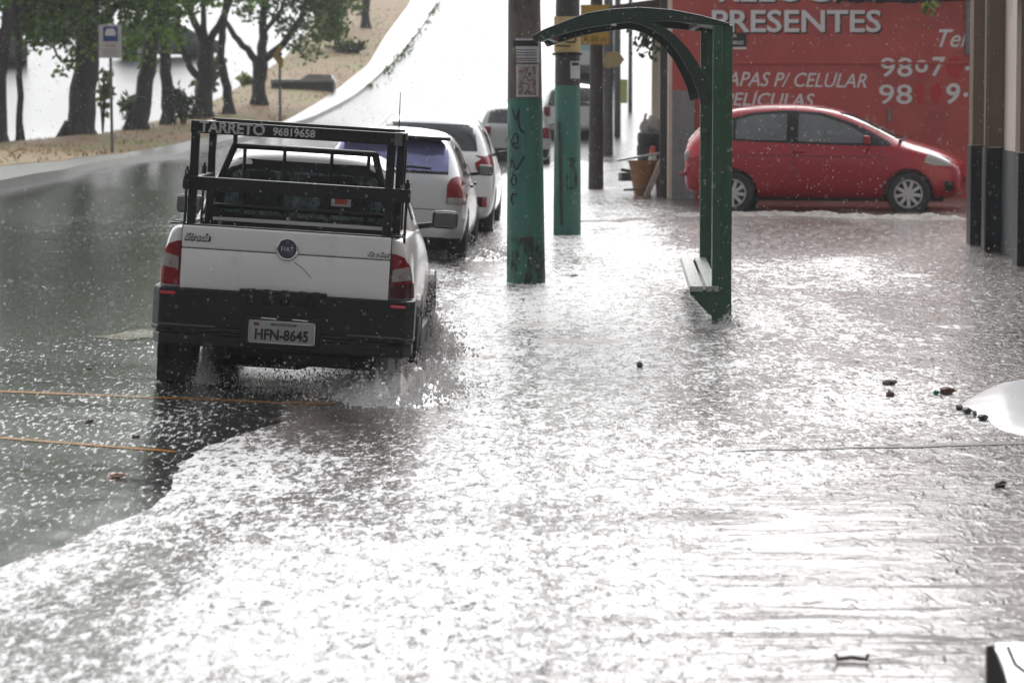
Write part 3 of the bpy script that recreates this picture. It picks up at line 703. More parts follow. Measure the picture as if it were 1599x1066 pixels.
    for x, y in ((-.668, .085), (-.647, .9), (.742, .12)):
        b = MB(); b.tube([(x, y, 1.10), (x, y, 1.52)], .009, 6); b.tube([(x, y, 1.42), (x, y, 1.50)], .017, 6); b.box((x, y, 1.41), (.05, .04, .05), bev=.008)
        b.build('tie_rod', M['black_metal'], rack)
    b = MB()
    b.tube([(-.49, 1.30, 1.635), (.46, 1.30, 1.635)], .020, 8)
    b.tube([(-.49, 1.30, 1.64), (-.66, 1.22, 1.16)], .024, 8); b.tube([(.46, 1.30, 1.64), (.60, 1.22, 1.16)], .024, 8)
    b.tube([(-.49, 1.30, 1.74), (-.49, 1.30, 1.60)], .016, 6)
    for x in (-.42, -.15, .17, .42): b.tube([(x, 1.30, 1.635), (x, 1.30, 1.18)], .012, 6)
    b.tube([(-.60, 1.26, 1.225), (.56, 1.26, 1.225)], .018, 8); b.tube([(-.60, 1.26, 1.40), (.56, 1.26, 1.40)], .012, 8)
    b.build('window_guard', M['black_metal'], t, True)
    b = MB(); b.tube([(.60, 1.6, 1.66), (.60, 1.45, 2.06)], [.006, .002], 6); b.lathe([(0, .02), (.016, .01), (.018, 0)], 10, Matrix.Translation((.60, 1.6, 1.66)))
    b.build('antenna', M['black_plastic'], t)
    return t
make_pickup()

# ------------------------------------------------------------------ other cars
def make_hatch(name, loc, yaw, roll, paint, label, st, spec, cat='car'):
    t = empty(name, loc, label, cat, None, (0, R(roll), yaw))
    L = st[-1][0]; r = spec.get('r', .30); wy = spec['wheels']; hw = spec.get('hw', .72)
    cuts = [cutter_cyl(s*1.1, s*.5, y, r, r*1.17) for s in (1, -1) for y in wy]
    body, bv = loft_body('body', st, M[paint], t, cuts)
    for s in (1, -1):
        for y in wy: wheel(t, (s*hw, y, r), r, .19, 0, spec.get('spokes', 6), s, spec.get('rim', 'alloy'))
        mirror_part(t, (s*spec['mirror'][0], spec['mirror'][1], spec['mirror'][2]), s, M[spec.get('mirror_mat', 'black_plastic')], .17, .12)
    b = MB(); b.box((0, L/2, .24), (1.3, L-.6, .10)); b.build('underbody', M['interior'], t)
    return t, bv
GOL = [(.02, .42, .60, .60, .66, .84, .60, .93, .48), (.05, .30, .74, .60, .79, .88, .745, 1.0, .62), (.16, .24, .79, .60, .815, .90, .78, 1.10, .62), (.38, .22, .79, .60, .82, .93, .785, 1.36, .58), (.55, .21, .80, .60, .82, .93, .79, 1.425, .57),
       (1.3, .2, .80, .60, .82, .92, .79, 1.46, .565), (2.0, .2, .80, .60, .82, .91, .79, 1.44, .56), (2.5, .2, .80, .60, .82, .9, .78, 1.28, .55), (2.9, .2, .80, .60, .82, .88, .77, 1.02, .62), (3.4, .2, .79, .58, .80, .80, .74, .90, .60), (3.75, .24, .72, .55, .74, .7, .66, .78, .5), (3.87, .32, .58, .52, .60, .62, .54, .67, .4)]
# silver hatchback behind the pickup
D = 33.6
t, bv = make_hatch('silver_hatchback', (-1.335, D, profile(D)-.05), -.034, 3.4, 'silver_paint', 'silver hatchback with violet tinted rear window just ahead of the pickup', GOL,
                   dict(wheels=(.72, 3.1), mirror=(.90, 2.45, 1.0), rim='mid_grey'))
rw = panel('rear_window', bv, [(-.60, 1.045), (-.585, 1.22), (-.535, 1.345), (.535, 1.345), (.585, 1.22), (.60, 1.045)], [(-.60, 1.035), (-.3, 1.015), (.3, 1.015), (.60, 1.035)], 'rear', M['violet'], t, 24, 12)
panel('window_seal', bv, [(-.60, 1.03), (.60, 1.03)], [(-.60, 1.005), (.60, 1.005)], 'rear', M['black_plastic'], t, 16, 3, .006)
b = MB(); b.tube([(-.05, .06, 1.04), (.20, .06, 1.07), (.42, .085, 1.06)], .014, 6); b.build('wiper', M['black_plastic'], t)
b = MB(); b.prism([(-.60, .30), (-.4, .22), (.4, .22), (.60, .30), (.58, .50), (-.58, .50)], 1.355, 1.392, 'z'); b.build('spoiler', M['black_plastic'], t, False, True, .012)
for s in (1, -1):
    lt = panel('tail_light', bv, [(s*.60, .70), (s*.60, .90), (s*.63, .96), (s*.68, .985)], [(s*.795, .70), (s*.795, .82), (s*.775, .90), (s*.72, .985)], 'rear', M['red_lens'], t, 14, 8, .010, .02)
    panel('reversing_lens', bv, [(s*.61, .705), (s*.61, .77)], [(s*.785, .705), (s*.785, .77)], 'rear', M['clear_lens'], lt, 6, 6, .014, .003)
    vw = 'right' if s > 0 else 'left'
    panel('window_frame', bv, [(.50, .99), (.62, 1.30), (1.3, 1.40), (2.05, 1.37), (2.72, 1.02)], [(.50, .98), (1.3, .96), (2.72, .95)], vw, M['black_plastic'], t, 20, 8, .003)
    panel('rear_side_window', bv, [(.62, 1.01), (.70, 1.26), (1.42, 1.365)], [(.62, 1.0), (1.0, .985), (1.42, .98)], vw, M['glass_dark'], t, 12, 8, .007)
    panel('front_side_window', bv, [(1.50, 1.365), (2.05, 1.335), (2.58, 1.03)], [(1.50, .98), (2.0, .975), (2.58, .97)], vw, M['glass_dark'], t, 12, 8, .007)
    for y in (1.0, 1.8):
        b = MB(); b.box((s*.818, y, .87), (.03, .16, .03), bev=.008); b.build('door_handle', M['black_plastic'], t)
panel('rear_bumper', bv, [(-.78, .56), (-.4, .58), (.4, .58), (.78, .56)], [(-.76, .36), (.76, .36)], 'rear', M['silver_paint'], t, 24, 8, .035, .03)
panel('bumper_skirt', bv, [(-.76, .37), (.76, .37)], [(-.70, .25), (.70, .25)], 'rear', M['black_plastic'], t, 24, 6, .028, .03)
panel('tailgate_seam', bv, [(-.57, .64), (.57, .64)], [(-.57, .632), (.57, .632)], 'rear', M['ink'], t, 16, 2, .003)
# bright white hatchback ahead of it
D = 38.6
W2 = [(y, zb, a*1.02, zm, c*1.02, zt_*1.03, e*1.02, z2*1.03, w2*1.03) for (y, zb, a, zm, c, zt_, e, z2, w2) in GOL]
t, bv = make_hatch('white_hatchback', (-1.07, D, profile(D)-.05), -.03, 2.5, 'bright_white', 'bright white hatchback ahead of the silver hatchback, red wraparound tail light', W2, dict(wheels=(.72, 3.15), mirror=(.97, 2.35, 1.06)))
panel('rear_window', bv, [(-.60, 1.08), (-.54, 1.38), (.54, 1.38), (.60, 1.08)], [(-.60, 1.07), (.60, 1.07)], 'rear', M['glass_dark'], t, 18, 8)
for s in (1, -1):
    vw = 'right' if s > 0 else 'left'
    panel('tail_light', bv, [(s*.58, .93), (s*.68, 1.0), (s*.75, 1.04)], [(s*.62, .80), (s*.74, .79), (s*.80, .88)], 'rear', M['red_lens'], t, 10, 6, .010, .02)
    panel('side_lens', bv, [(.10, 1.02), (.34, .98)], [(.10, .83), (.34, .90)], vw, M['red_lens'], t, 8, 6, .010, .02)
    panel('side_window', bv, [(.50, 1.03), (.72, 1.32), (1.3, 1.43), (2.05, 1.40), (2.65, 1.05)], [(.50, 1.02), (1.3, .99), (2.65, .99)], vw, M['glass_dark'], t, 20, 8, .005)
    fl = panel('fog_recess', bv, [(s*.60, .53), (s*.74, .53)], [(s*.60, .41), (s*.74, .41)], 'rear', M['black_plastic'], t, 6, 4, .008)
    panel('reflector', bv, [(s*.69, .52), (s*.735, .52)], [(s*.69, .42), (s*.735, .42)], 'rear', M['reflector'], fl, 4, 4, .014)
# silver sedan further up and pale hatchback beyond it
D = 72.0
t, bv = make_hatch('silver_saloon', (.035, D, -.12), -.01, 1.5, 'silver_paint', 'small distant silver car seen from behind, left of and behind the nearest teal pole', W2, dict(wheels=(.72, 3.15), mirror=(.97, 2.35, 1.06)))
panel('rear_window', bv, [(-.62, 1.06), (-.55, 1.36), (.55, 1.36), (.62, 1.06)], [(-.62, 1.05), (.62, 1.05)], 'rear', M['glass_dark'], t, 18, 8)
for s in (1, -1):
    panel('tail_light', bv, [(s*.52, .97), (s*.77, .98)], [(s*.55, .75), (s*.79, .74)], 'rear', M['red_lens'], t, 8, 6, .010, .02)
panel('rear_bumper', bv, [(-.78, .50), (.78, .50)], [(-.74, .32), (.74, .32)], 'rear', M['black_plastic'], t, 18, 6, .02, .03)
b = MB(); b.box((0, .0, .68), (.42, .02, .13), bev=.005); b.build('licence_plate', M['plate'], t)
D = 86.0
t, bv = make_hatch('white_hatchback', (1.62, D, profile(D)), 0, 0, 'bright_white', 'distant pale car with dark rear window half hidden between second teal pole and dark pole', W2, dict(wheels=(.72, 3.15), mirror=(.97, 2.35, 1.06)))
panel('rear_window', bv, [(-.66, .95), (-.55, 1.38), (.55, 1.38), (.66, .95)], [(-.66, .90), (.66, .90)], 'rear', M['glass_dark'], t, 18, 8)
for s in (1, -1): panel('tail_light', bv, [(s*.60, .88), (s*.77, .88)], [(s*.60, .62), (s*.78, .62)], 'rear', M['red_lens'], t, 8, 6, .010, .02)
# dark cars on the far carriageway
for (px, D, yw, lab) in ((8, 112, .25, 'dark car on the far carriageway at the left edge, under the leaves'), (178, 116, -1.2, 'dark grey car on the far carriageway behind the blue bus stop sign')):
    p = P(px, 100, D)
    t, bv = make_hatch('dark_car', (p.x, D, ground_z(p.x, D)), yw, 0, 'dark_paint', lab, W2, dict(wheels=(.72, 3.15), mirror=(.97, 2.35, 1.06)))
    panel('rear_window', bv, [(-.62, 1.06), (-.55, 1.36), (.55, 1.36), (.62, 1.06)], [(-.62, 1.05), (.62, 1.05)], 'rear', M['glass_dark'], t, 18, 8)
    for s in (1, -1):
        panel('tail_light', bv, [(s*.56, .97), (s*.77, .98)], [(s*.58, .78), (s*.79, .77)], 'rear', M['dark_red_lens'], t, 8, 6, .010, .02)
        panel('side_window', bv, [(.50, 1.03), (.72, 1.32), (1.3, 1.43), (2.05, 1.40), (2.65, 1.05)], [(.50, 1.02), (1.3, .99), (2.65, .99)], 'right' if s > 0 else 'left', M['glass_dark'], t, 20, 8, .005)

# red hatchback in the side street
def make_red():
    st = [(.0, .42, .56, .62, .62, .82, .58, .92, .48), (.05, .30, .74, .62, .78, .92, .73, 1.06, .60), (.25, .24, .79, .62, .825, 1.0, .785, 1.26, .57), (.50, .22, .80, .62, .835, 1.0, .80, 1.44, .56), (.80, .21, .81, .60, .835, 1.0, .80, 1.50, .56),
          (1.35, .2, .81, .60, .835, .98, .80, 1.53, .56), (1.95, .2, .81, .60, .835, .96, .80, 1.50, .555), (2.4, .2, .81, .60, .835, .95, .79, 1.36, .55), (2.85, .2, .81, .60, .835, .94, .78, 1.13, .58), (3.08, .2, .81, .60, .835, .92, .77, 1.02, .62), (3.45, .2, .80, .58, .82, .84, .74, .93, .60), (3.74, .24, .74, .55, .75, .72, .68, .80, .52), (3.88, .30, .60, .52, .62, .62, .56, .69, .42)]
    yaw = R(-99); D = 44.9; cx = (1289-799.5)/S(D)
    hd = Vector((math.cos(R(9)), -math.sin(R(9)), 0))
    t, bv = make_hatch('red_hatchback', Vector((cx, D, profile(45)-.07))-hd*1.94, yaw, 0, 'red_paint', 'bright red hatchback standing in floodwater before the red lettered wall', st, dict(wheels=(.70, 3.12), mirror=(.93, 2.55, 1.04), mirror_mat='red_paint', spokes=9, hw=.735))
    for s in (1, -1):
        vw = 'right' if s > 0 else 'left'
        panel('window_frame', bv, [(.36, 1.07), (.62, 1.31), (.95, 1.40), (1.4, 1.435), (1.9, 1.405), (2.4, 1.24), (2.86, 1.0)], [(.36, 1.05), (.7, 1.02), (1.4, .99), (2.1, .965), (2.86, .95)], vw, M['black_plastic'], t, 30, 10, .003)
        panel('quarter_window', bv, [(.46, 1.075), (.66, 1.27), (.70, 1.29)], [(.46, 1.065), (.62, 1.05), (.70, 1.045)], vw, M['glass_grey'], t, 8, 8, .008)
        panel('rear_side_window', bv, [(.74, 1.30), (1.0, 1.365), (1.44, 1.395)], [(.74, 1.045), (1.0, 1.03), (1.44, 1.02)], vw, M['glass_grey'], t, 12, 8, .008)
        panel('front_side_window', bv, [(1.60, 1.39), (1.9, 1.36), (2.30, 1.22), (2.52, 1.09)], [(1.60, 1.01), (2.0, .995), (2.52, .985)], vw, M['glass_grey'], t, 12, 8, .008)
        for y0, y1, z in ((.55, .74, .90), (1.50, 1.70, .875)):
            b = MB(); b.box((s*.838, (y0+y1)/2, z), (.035, y1-y0, .028), bev=.01); b.build('door_handle', M['red_paint'], t)
        for y in (1.52, 2.72, .62): panel('door_seam', bv, [(y, .98), (y+.05, .35)], [(y+.008, .98), (y+.058, .35)], vw, M['ink'], t, 14, 2, .0025, .003)
        panel('door_crease', bv, [(.3, .835), (2.9, .80)], [(.3, .826), (2.9, .792)], vw, M['dark_red_lens'], t, 30, 2, .003, .003)
        hl = panel('headlight', bv, [(3.33, .74), (3.36, .83), (3.46, .845), (3.66, .77)], [(3.33, .73), (3.46, .69), (3.70, .675)], vw, M['clear_lens'], t, 12, 8, .010, .02)
        panel('fog_lamp', bv, [(3.60, .48), (3.72, .47)], [(3.61, .34), (3.73, .35)], vw, M['black_plastic'], t, 6, 6, .010, .01)
        tl = panel('tail_light', bv, [(.09, 1.18), (.22, 1.20), (.30, 1.02)], [(.05, .80), (.16, .78), (.34, .86)], vw, M['reflector'], t, 10, 8, .010, .02)
        b = MB(); b.ico((s*.70, .075, .82), .075, 2, (.8, .7, 1)); b.build('reversing_lens', M['clear_lens'], tl, True)
        panel('roof_gutter', bv, [(.7, 1.470), (1.4, 1.50), (2.0, 1.465)], [(.7, 1.458), (1.4, 1.488), (2.0, 1.452)], vw, M['dark_red_lens'], t, 20, 2, .003)
    panel('rear_window', bv, [(-.56, 1.08), (-.50, 1.36), (.50, 1.36), (.56, 1.08)], [(-.56, 1.06), (.56, 1.06)], 'rear', M['glass_grey'], t, 18, 8)
    panel('windscreen', bv, [(-.55, 1.06), (-.48, 1.40), (.48, 1.40), (.55, 1.06)], [(-.55, 1.05), (.55, 1.05)], 'front', M['glass_dark'], t, 18, 8)
    panel('front_grille', bv, [(-.45, .52), (.45, .52)], [(-.4, .38), (.4, .38)], 'front', M['black_plastic'], t, 12, 5)
    b = MB(); b.tube([(-.74, -.005, .56), (-.4, -.03, .56), (.4, -.03, .56), (.74, -.005, .56)], .04, 8); b.build('rear_bumper', M['red_paint'], t, True)
    b = MB(); b.tube([(-.70, 2.99, 1.02), (0, 3.06, 1.045), (.70, 2.99, 1.02)], .02, 6); b.build('wiper', M['black_plastic'], t)
make_red()

# van with pale blue bands, far between the poles
D = 108; p = P(922, 100, D); z = ground_z(p.x, D)
t = empty('parked_van', (p.x, D, z), 'far white van with pale blue bands seen in the gap between two poles', 'van')
b = MB(); b.box((0, 2.2, 1.25), (1.9, 4.4, 1.9), bev=.12, seg=3); b.build('body', M['white_wall'], t, True)
b = MB(); b.box((0, -.006, 1.15), (1.84, .02, .22)); b.box((0, -.006, 1.72), (1.84, .02, .22)); b.build('side_band', M['pale_blue'], t)
b = MB(); b.box((0, -.005, .45), (1.86, .08, .22), bev=.02); b.build('bumper', M['mid_grey'], t)
for s in (1, -1):
    for y in (.8, 3.5): wheel(t, (s*.8, y, .32), .32, .2, 0, 5, s)

# ------------------------------------------------------------------ bus shelter
def make_shelter():
    D = 26.2; sc = S(D); base = G(1128, 505)
    x0 = (1128-799.5)/sc; z0 = profile(D)-.03
    t = empty('bus_shelter', (x0, D, z0), 'dark green curved bus shelter with slatted bench standing in the flood', 'bus shelter', None, (0, 0, -.034))
    def L(px, py): return ((px-1128)/sc, CAMZ-(py-HOR)/sc-z0)
    top = [L(*p) for p in ((829, 57), (850, 46), (880, 34), (915, 21), (955, 14.5), (1000, 12), (1050, 16), (1095, 25), (1138, 37))]
    bot = [L(*p) for p in ((836, 68), (856, 61), (885, 52), (918, 44), (957, 38), (1000, 34), (1050, 34), (1095, 39), (1138, 42))]
    LEN = 4.1
    def frame(y):
        b = MB(); b.prism(top+bot[::-1], y, y+.09, 'y'); f = b.build('arch', M['dark_green'], t, False, True, .008)
        b = MB()
        for xa, xb, ya, yb in ((-.083, -.005, 0, .11), (-.002, .078 if y < 1 else .135, .02, .12)):
            h = L(0, 40 if y < 1 else 38)[1]
            b.box(((xa+xb)/2, y+(ya+yb)/2, h/2-.06), (xb-xa, yb-ya, h+.12), bev=.008)
        b.box((.0, y+.07, 1.1), (.03, .13, 2.1))
        b.build('post', M['green'], t)
        arc = [L(*p) for p in ((985, 30), (1020, 35), (1050, 52), (1075, 78), (1092, 104), (1104, 130), (1110, 160))]
        b = MB(); rows = []
        A = resample(arc, 16)
        lo = [L(*p) for p in ((985, 36), (1015, 44), (1042, 64), (1064, 92), (1078, 118), (1088, 142), (1094, 165))]
        b.prism([tuple(q) for q in A]+[tuple(q) for q in resample(lo, 16)][::-1], y+.005, y+.06, 'y'); b.build('brace', M['dark_green'], t, False, True, .005)
        g = [L(*p) for p in ((1078, 452), (1078, 459), (1100, 482), (1122, 503), (1143, 509), (1143, 452))]
        b = MB(); b.prism(g, y-.012, y+.03, 'y'); b.build('bench_bracket', M['green'], t, False, True, .004)
    frame(0); frame(LEN)
    mid = [((a[0]+c[0])/2, (a[1]*.75+c[1]*.25)) for a, c in zip(top, bot)]
    tp = resample(top, 24)
    b = MB(); b.prism([tuple(q) for q in tp]+[(q.x, q.y-.015) for q in tp[::-1]], .092, LEN-.002, 'y'); b.build('roof', M['dark_green'], t, True)
    b = MB()
    for i in (1, 4, 7): b.box((mid[i][0], LEN/2+.04, mid[i][1]-.03), (.05, LEN-.2, .05))
    b.build('purlins', M['dark_green'], t)
    h = L(0, 446)[1]
    for xa, xb in ((-.257, -.155), (-.125, -.025)):
        b = MB(); b.box(((xa+xb)/2, LEN/2+.02, h-.022), (xb-xa, LEN+.12, .045), bev=.005); s = b.build('bench_slat', M['bench'], t)
        b = MB(); b.box(((xa+xb)/2, LEN/2+.02, h-.055), (xb-xa-.01, LEN, .02)); b.box((xa-.005, LEN/2+.02, h-.03), (.006, LEN+.1, .05)); b.build('slat_support', M['green'], s)
    b = MB(); b.tube([(-.235, -.02, h-.09), (-.235, .02, h-.09)], .010, 8); b.build('bolt', M['chrome'], t)
make_shelter()

# ------------------------------------------------------------------ poles
def pole(name, px0, px1, py, top0, top1, label, mats, split=None, H=8.5, n=20, ground=None):
    D = None
    g = G((px0+px1)/2, py); D = g.y; sc = S(D)
    t = empty(name, (g.x, D, g.z-.02), label, 'pole', 'poles along the pavement')
    r0 = (px1-px0)/2/sc; r1 = (top1-top0)/2/sc; hz = CAMZ+HOR/sc-g.z
    lean = (((top0+top1)/2-(px0+px1)/2)/sc)/hz
    def rad(z): return max(.06, r0+(r1-r0)*z/hz)
    def seg(z0, z1, nm, m, dr=0):
        k = 10; b = MB(); b.tube([(lean*(z0+(z1-z0)*i/k), 0, z0+(z1-z0)*i/k) for i in range(k+1)], [rad(z0+(z1-z0)*i/k)+dr for i in range(k+1)], n)
        return b.build(nm, M[m], t, True)
    if split:
        zs = CAMZ-(split-HOR)/sc-g.z
        seg(-.3, zs, 'painted_base', mats[1], .002); seg(zs-.01, H, 'shaft', mats[0])
    else: seg(-.3, H, 'shaft', mats[0])
    def loc(px, py_): return ((px-799.5)/sc-g.x, CAMZ-(py_-HOR)/sc-g.z+.02)
    return t, D, loc, rad, sc
def bent(name, loc, rad, xa, ya, xb, yb, m, t, off=.004, th=.004, n=10):
    (x0, z1), (x1, z0) = loc(xa, ya), loc(xb, yb); r = rad((z0+z1)/2)+off
    def pt(x, z, rr):
        x = max(-.985*rr, min(.985*rr, x)); return (x, -math.sqrt(rr*rr-x*x), z)
    b = MB(); rows = [[pt(x0+(x1-x0)*i/n, z, r) for i in range(n+1)] for z in (z0, (z0+z1)/2, z1)]; b.quadgrid(rows)
    return b.build(name, m, t, True)
# pole 1
t, D, loc, rad, sc = pole('utility_pole', 791, 851, 446, 793, 843, 'thick concrete pole nearest, teal base with posters and black graffiti', ('concrete_pole', 'teal'), 150)
n1 = bent('notice', loc, rad, 799, 61, 842, 98, M['paper'], t, .008)
bent('notice_band', loc, rad, 801, 64, 840, 73, M['ink'], n1, .011)
for yy in (78, 82, 86, 91, 94): bent('print_line', loc, rad, 803, yy, 838, yy+1.4, M['mid_grey'], n1, .011)
n2 = bent('poster', loc, rad, 806, 101, 841, 151, M['paper'], t, .008)
bent('poster_picture', loc, rad, 809, 104, 837, 148, M['poster'], n2, .011)
def stroke(pts, w, t, loc, rad, m='ink', nm='graffiti'):
    b = MB(); q = []
    for p in resample([Vector(p) for p in pts], 14):
        x, z = loc(p.x, p.y); r = rad(z)+.006; x = max(-.97*r, min(.97*r, x)); q.append((x, -math.sqrt(r*r-x*x), z))
    b.tube(q, w, 5); return b
gl = MB()
for pts in ([(800, 170), (806, 188), (811, 168), (809, 182), (811, 200), (818, 207)], [(797, 222), (804, 206), (809, 210), (808, 224), (798, 222), (806, 232), (810, 228)], [(797, 262), (799, 246), (806, 265), (818, 243)],
            [(803, 271), (797, 280), (801, 288), (806, 285), (805, 274), (800, 270)], [(807, 302), (800, 301), (798, 312), (802, 318)], [(794, 190), (796, 205), (794, 218)]):
    stroke(pts, .009, t, loc, rad).build('graffiti_letter', M['ink'], t, True)
def base_stain(loc, rad, t, xa, ya, xb, yb):
    bent('damp_stain', loc, rad, xa, ya, xb, yb, M['stain'], t, .006)
def stain_mat():
    m, n, l, b = new_mat('damp_stain')
    v = coords(n, l, (1, 1, .35)); f = ramp(n, l, nz(n, l, v, 9, 6, .75), [(.48, 0.0), (.60, 1.0)])
    b.inputs['Base Color'].default_value = (.035, .035, .028, 1); b.inputs['Roughness'].default_value = .5
    l.new(f, b.inputs['Alpha']); return m
M['stain'] = stain_mat()
base_stain(loc, rad, t, 785, 368, 860, 450)
# pole 2
t, D, loc, rad, sc = pole('utility_pole', 863.5, 906.5, 370, 867, 904, 'second teal based concrete pole with cream sign strapped round it', ('wood_pole', 'teal'), 131)
s1 = bent('sign_plate', loc, rad, 865, 27, 906, 82, M['cream'], t, .02)
(x0, z0) = loc(866, 83)
b = MB(); b.lathe([(rad(2.5)+.03, z0-.03), (rad(2.5)+.034, z0-.03), (rad(2.5)+.034, z0+.0), (rad(2.5)+.03, z0)], 20); b.build('strap', M['black_metal'], t)
gl = MB()
for pts in ([(872, 64), (880, 64), (878, 55), (884, 50)], [(880, 64), (888, 67), (897, 66)], [(897, 58), (899, 64), (895, 68)], [(868, 72), (890, 73)]):
    s = stroke(pts, .008, t, loc, lambda z: rad(z)+.02); me = bpy.data.meshes.new('x'); s.bm.to_mesh(me); s.bm.free(); gl.bm.from_mesh(me)
gl.build('sign_drawing', M['ink'], s1, True)
n3 = bent('notice', loc, rad, 890, 96, 905, 123, M['paper'], t, .008); bent('notice_band', loc, rad, 892, 98, 904, 103, M['ink'], n3, .011)
(xa, za), (xb, zb) = loc(872, 190), loc(876, 350)
b = MB(); b.tube([(xa, -rad(1)-.004, za), (xb, -rad(.5)-.006, zb)], .016, 6); b.build('cable_conduit', M['wood_pole'], t)
bent('damp_stain', loc, rad, 884, 245, 903, 295, M['stain'], t, .006)
# pole 3 and the far ones
t, D, loc, rad, sc = pole('utility_pole', 918, 942, 299, 921, 940, 'dark slim pole carrying the yellow sign that reads A 50 m', ('wood_pole',), None)
(xa, za), (xb, zb) = loc(906, 9), loc(951, 71)
b = MB(); b.box(((xa+xb)/2, -.17, (za+zb)/2), (xb-xa, .012, za-zb), (0, 0, 0), .005); sg = b.build('yellow_sign', M['yellow'], t)
b = MB(); yb_ = -.178
for q in ((xa+.012, (za+zb)/2, .006, za-zb-.02), (xb-.012, (za+zb)/2, .006, za-zb-.02)): b.box((q[0], yb_, q[1]), (q[2], .003, q[3]))
b.box(((xa+xb)/2, yb_, za-.012), (xb-xa-.02, .003, .006)); b.box(((xa+xb)/2, yb_, zb+.012), (xb-xa-.02, .003, .006))
cx, cz = loc(928, 40); r_ = .13
for a in (45, -45): 
    for s in (1, -1): b.box((cx+s*r_*.5*math.cos(R(a))*1.0, yb_, cz+.06+s*r_*.5*math.sin(R(a))), (.012, .003, r_*1.0), (0, R(a), 0))
b.build('sign_border', M['ink'], sg)
text('sign_text', 'A 50 m', .125, M['ink'], sg, (cx, -.178, zb+.09), FACE, .002)
for (a, c, py, w, lab, mt) in ((941, 957, 242, 'm', 'grey pole with rusty yellow sign, just right of the dark slim pole', 'grey_pole'), (958, 969, 214, 'm', 'far grey pole between the rusty yellow sign and pale yellow plate', 'grey_pole'), (980, 987, 175, 'm', 'farthest thin grey pole near the house fronts', 'grey_pole')):
    t, D, loc, rad, sc = pole('utility_pole', a, c, py, a+1, c-1, lab, (mt,), None)
    if a == 941:
        (xa, za), (xb, zb) = loc(940, 82), loc(974, 104); b = MB(); b.prism([(xa, (za+zb)/2-.1), (xa+.1, za), (xb-.15, za+.02), (xb, (za+zb)/2), (xb-.12, zb), (xa+.1, zb-.05)], -.16, -.145, 'y'); b.build('sign_plate', M['cream'], t)
    if a == 958:
        (xa, za), (xb, zb) = loc(968, 124), loc(979, 161); b = MB(); b.box(((xa+xb)/2, -.12, (za+zb)/2), (xb-xa, .02, za-zb)); b.build('sign_plate', M['pale_yellow'], t)

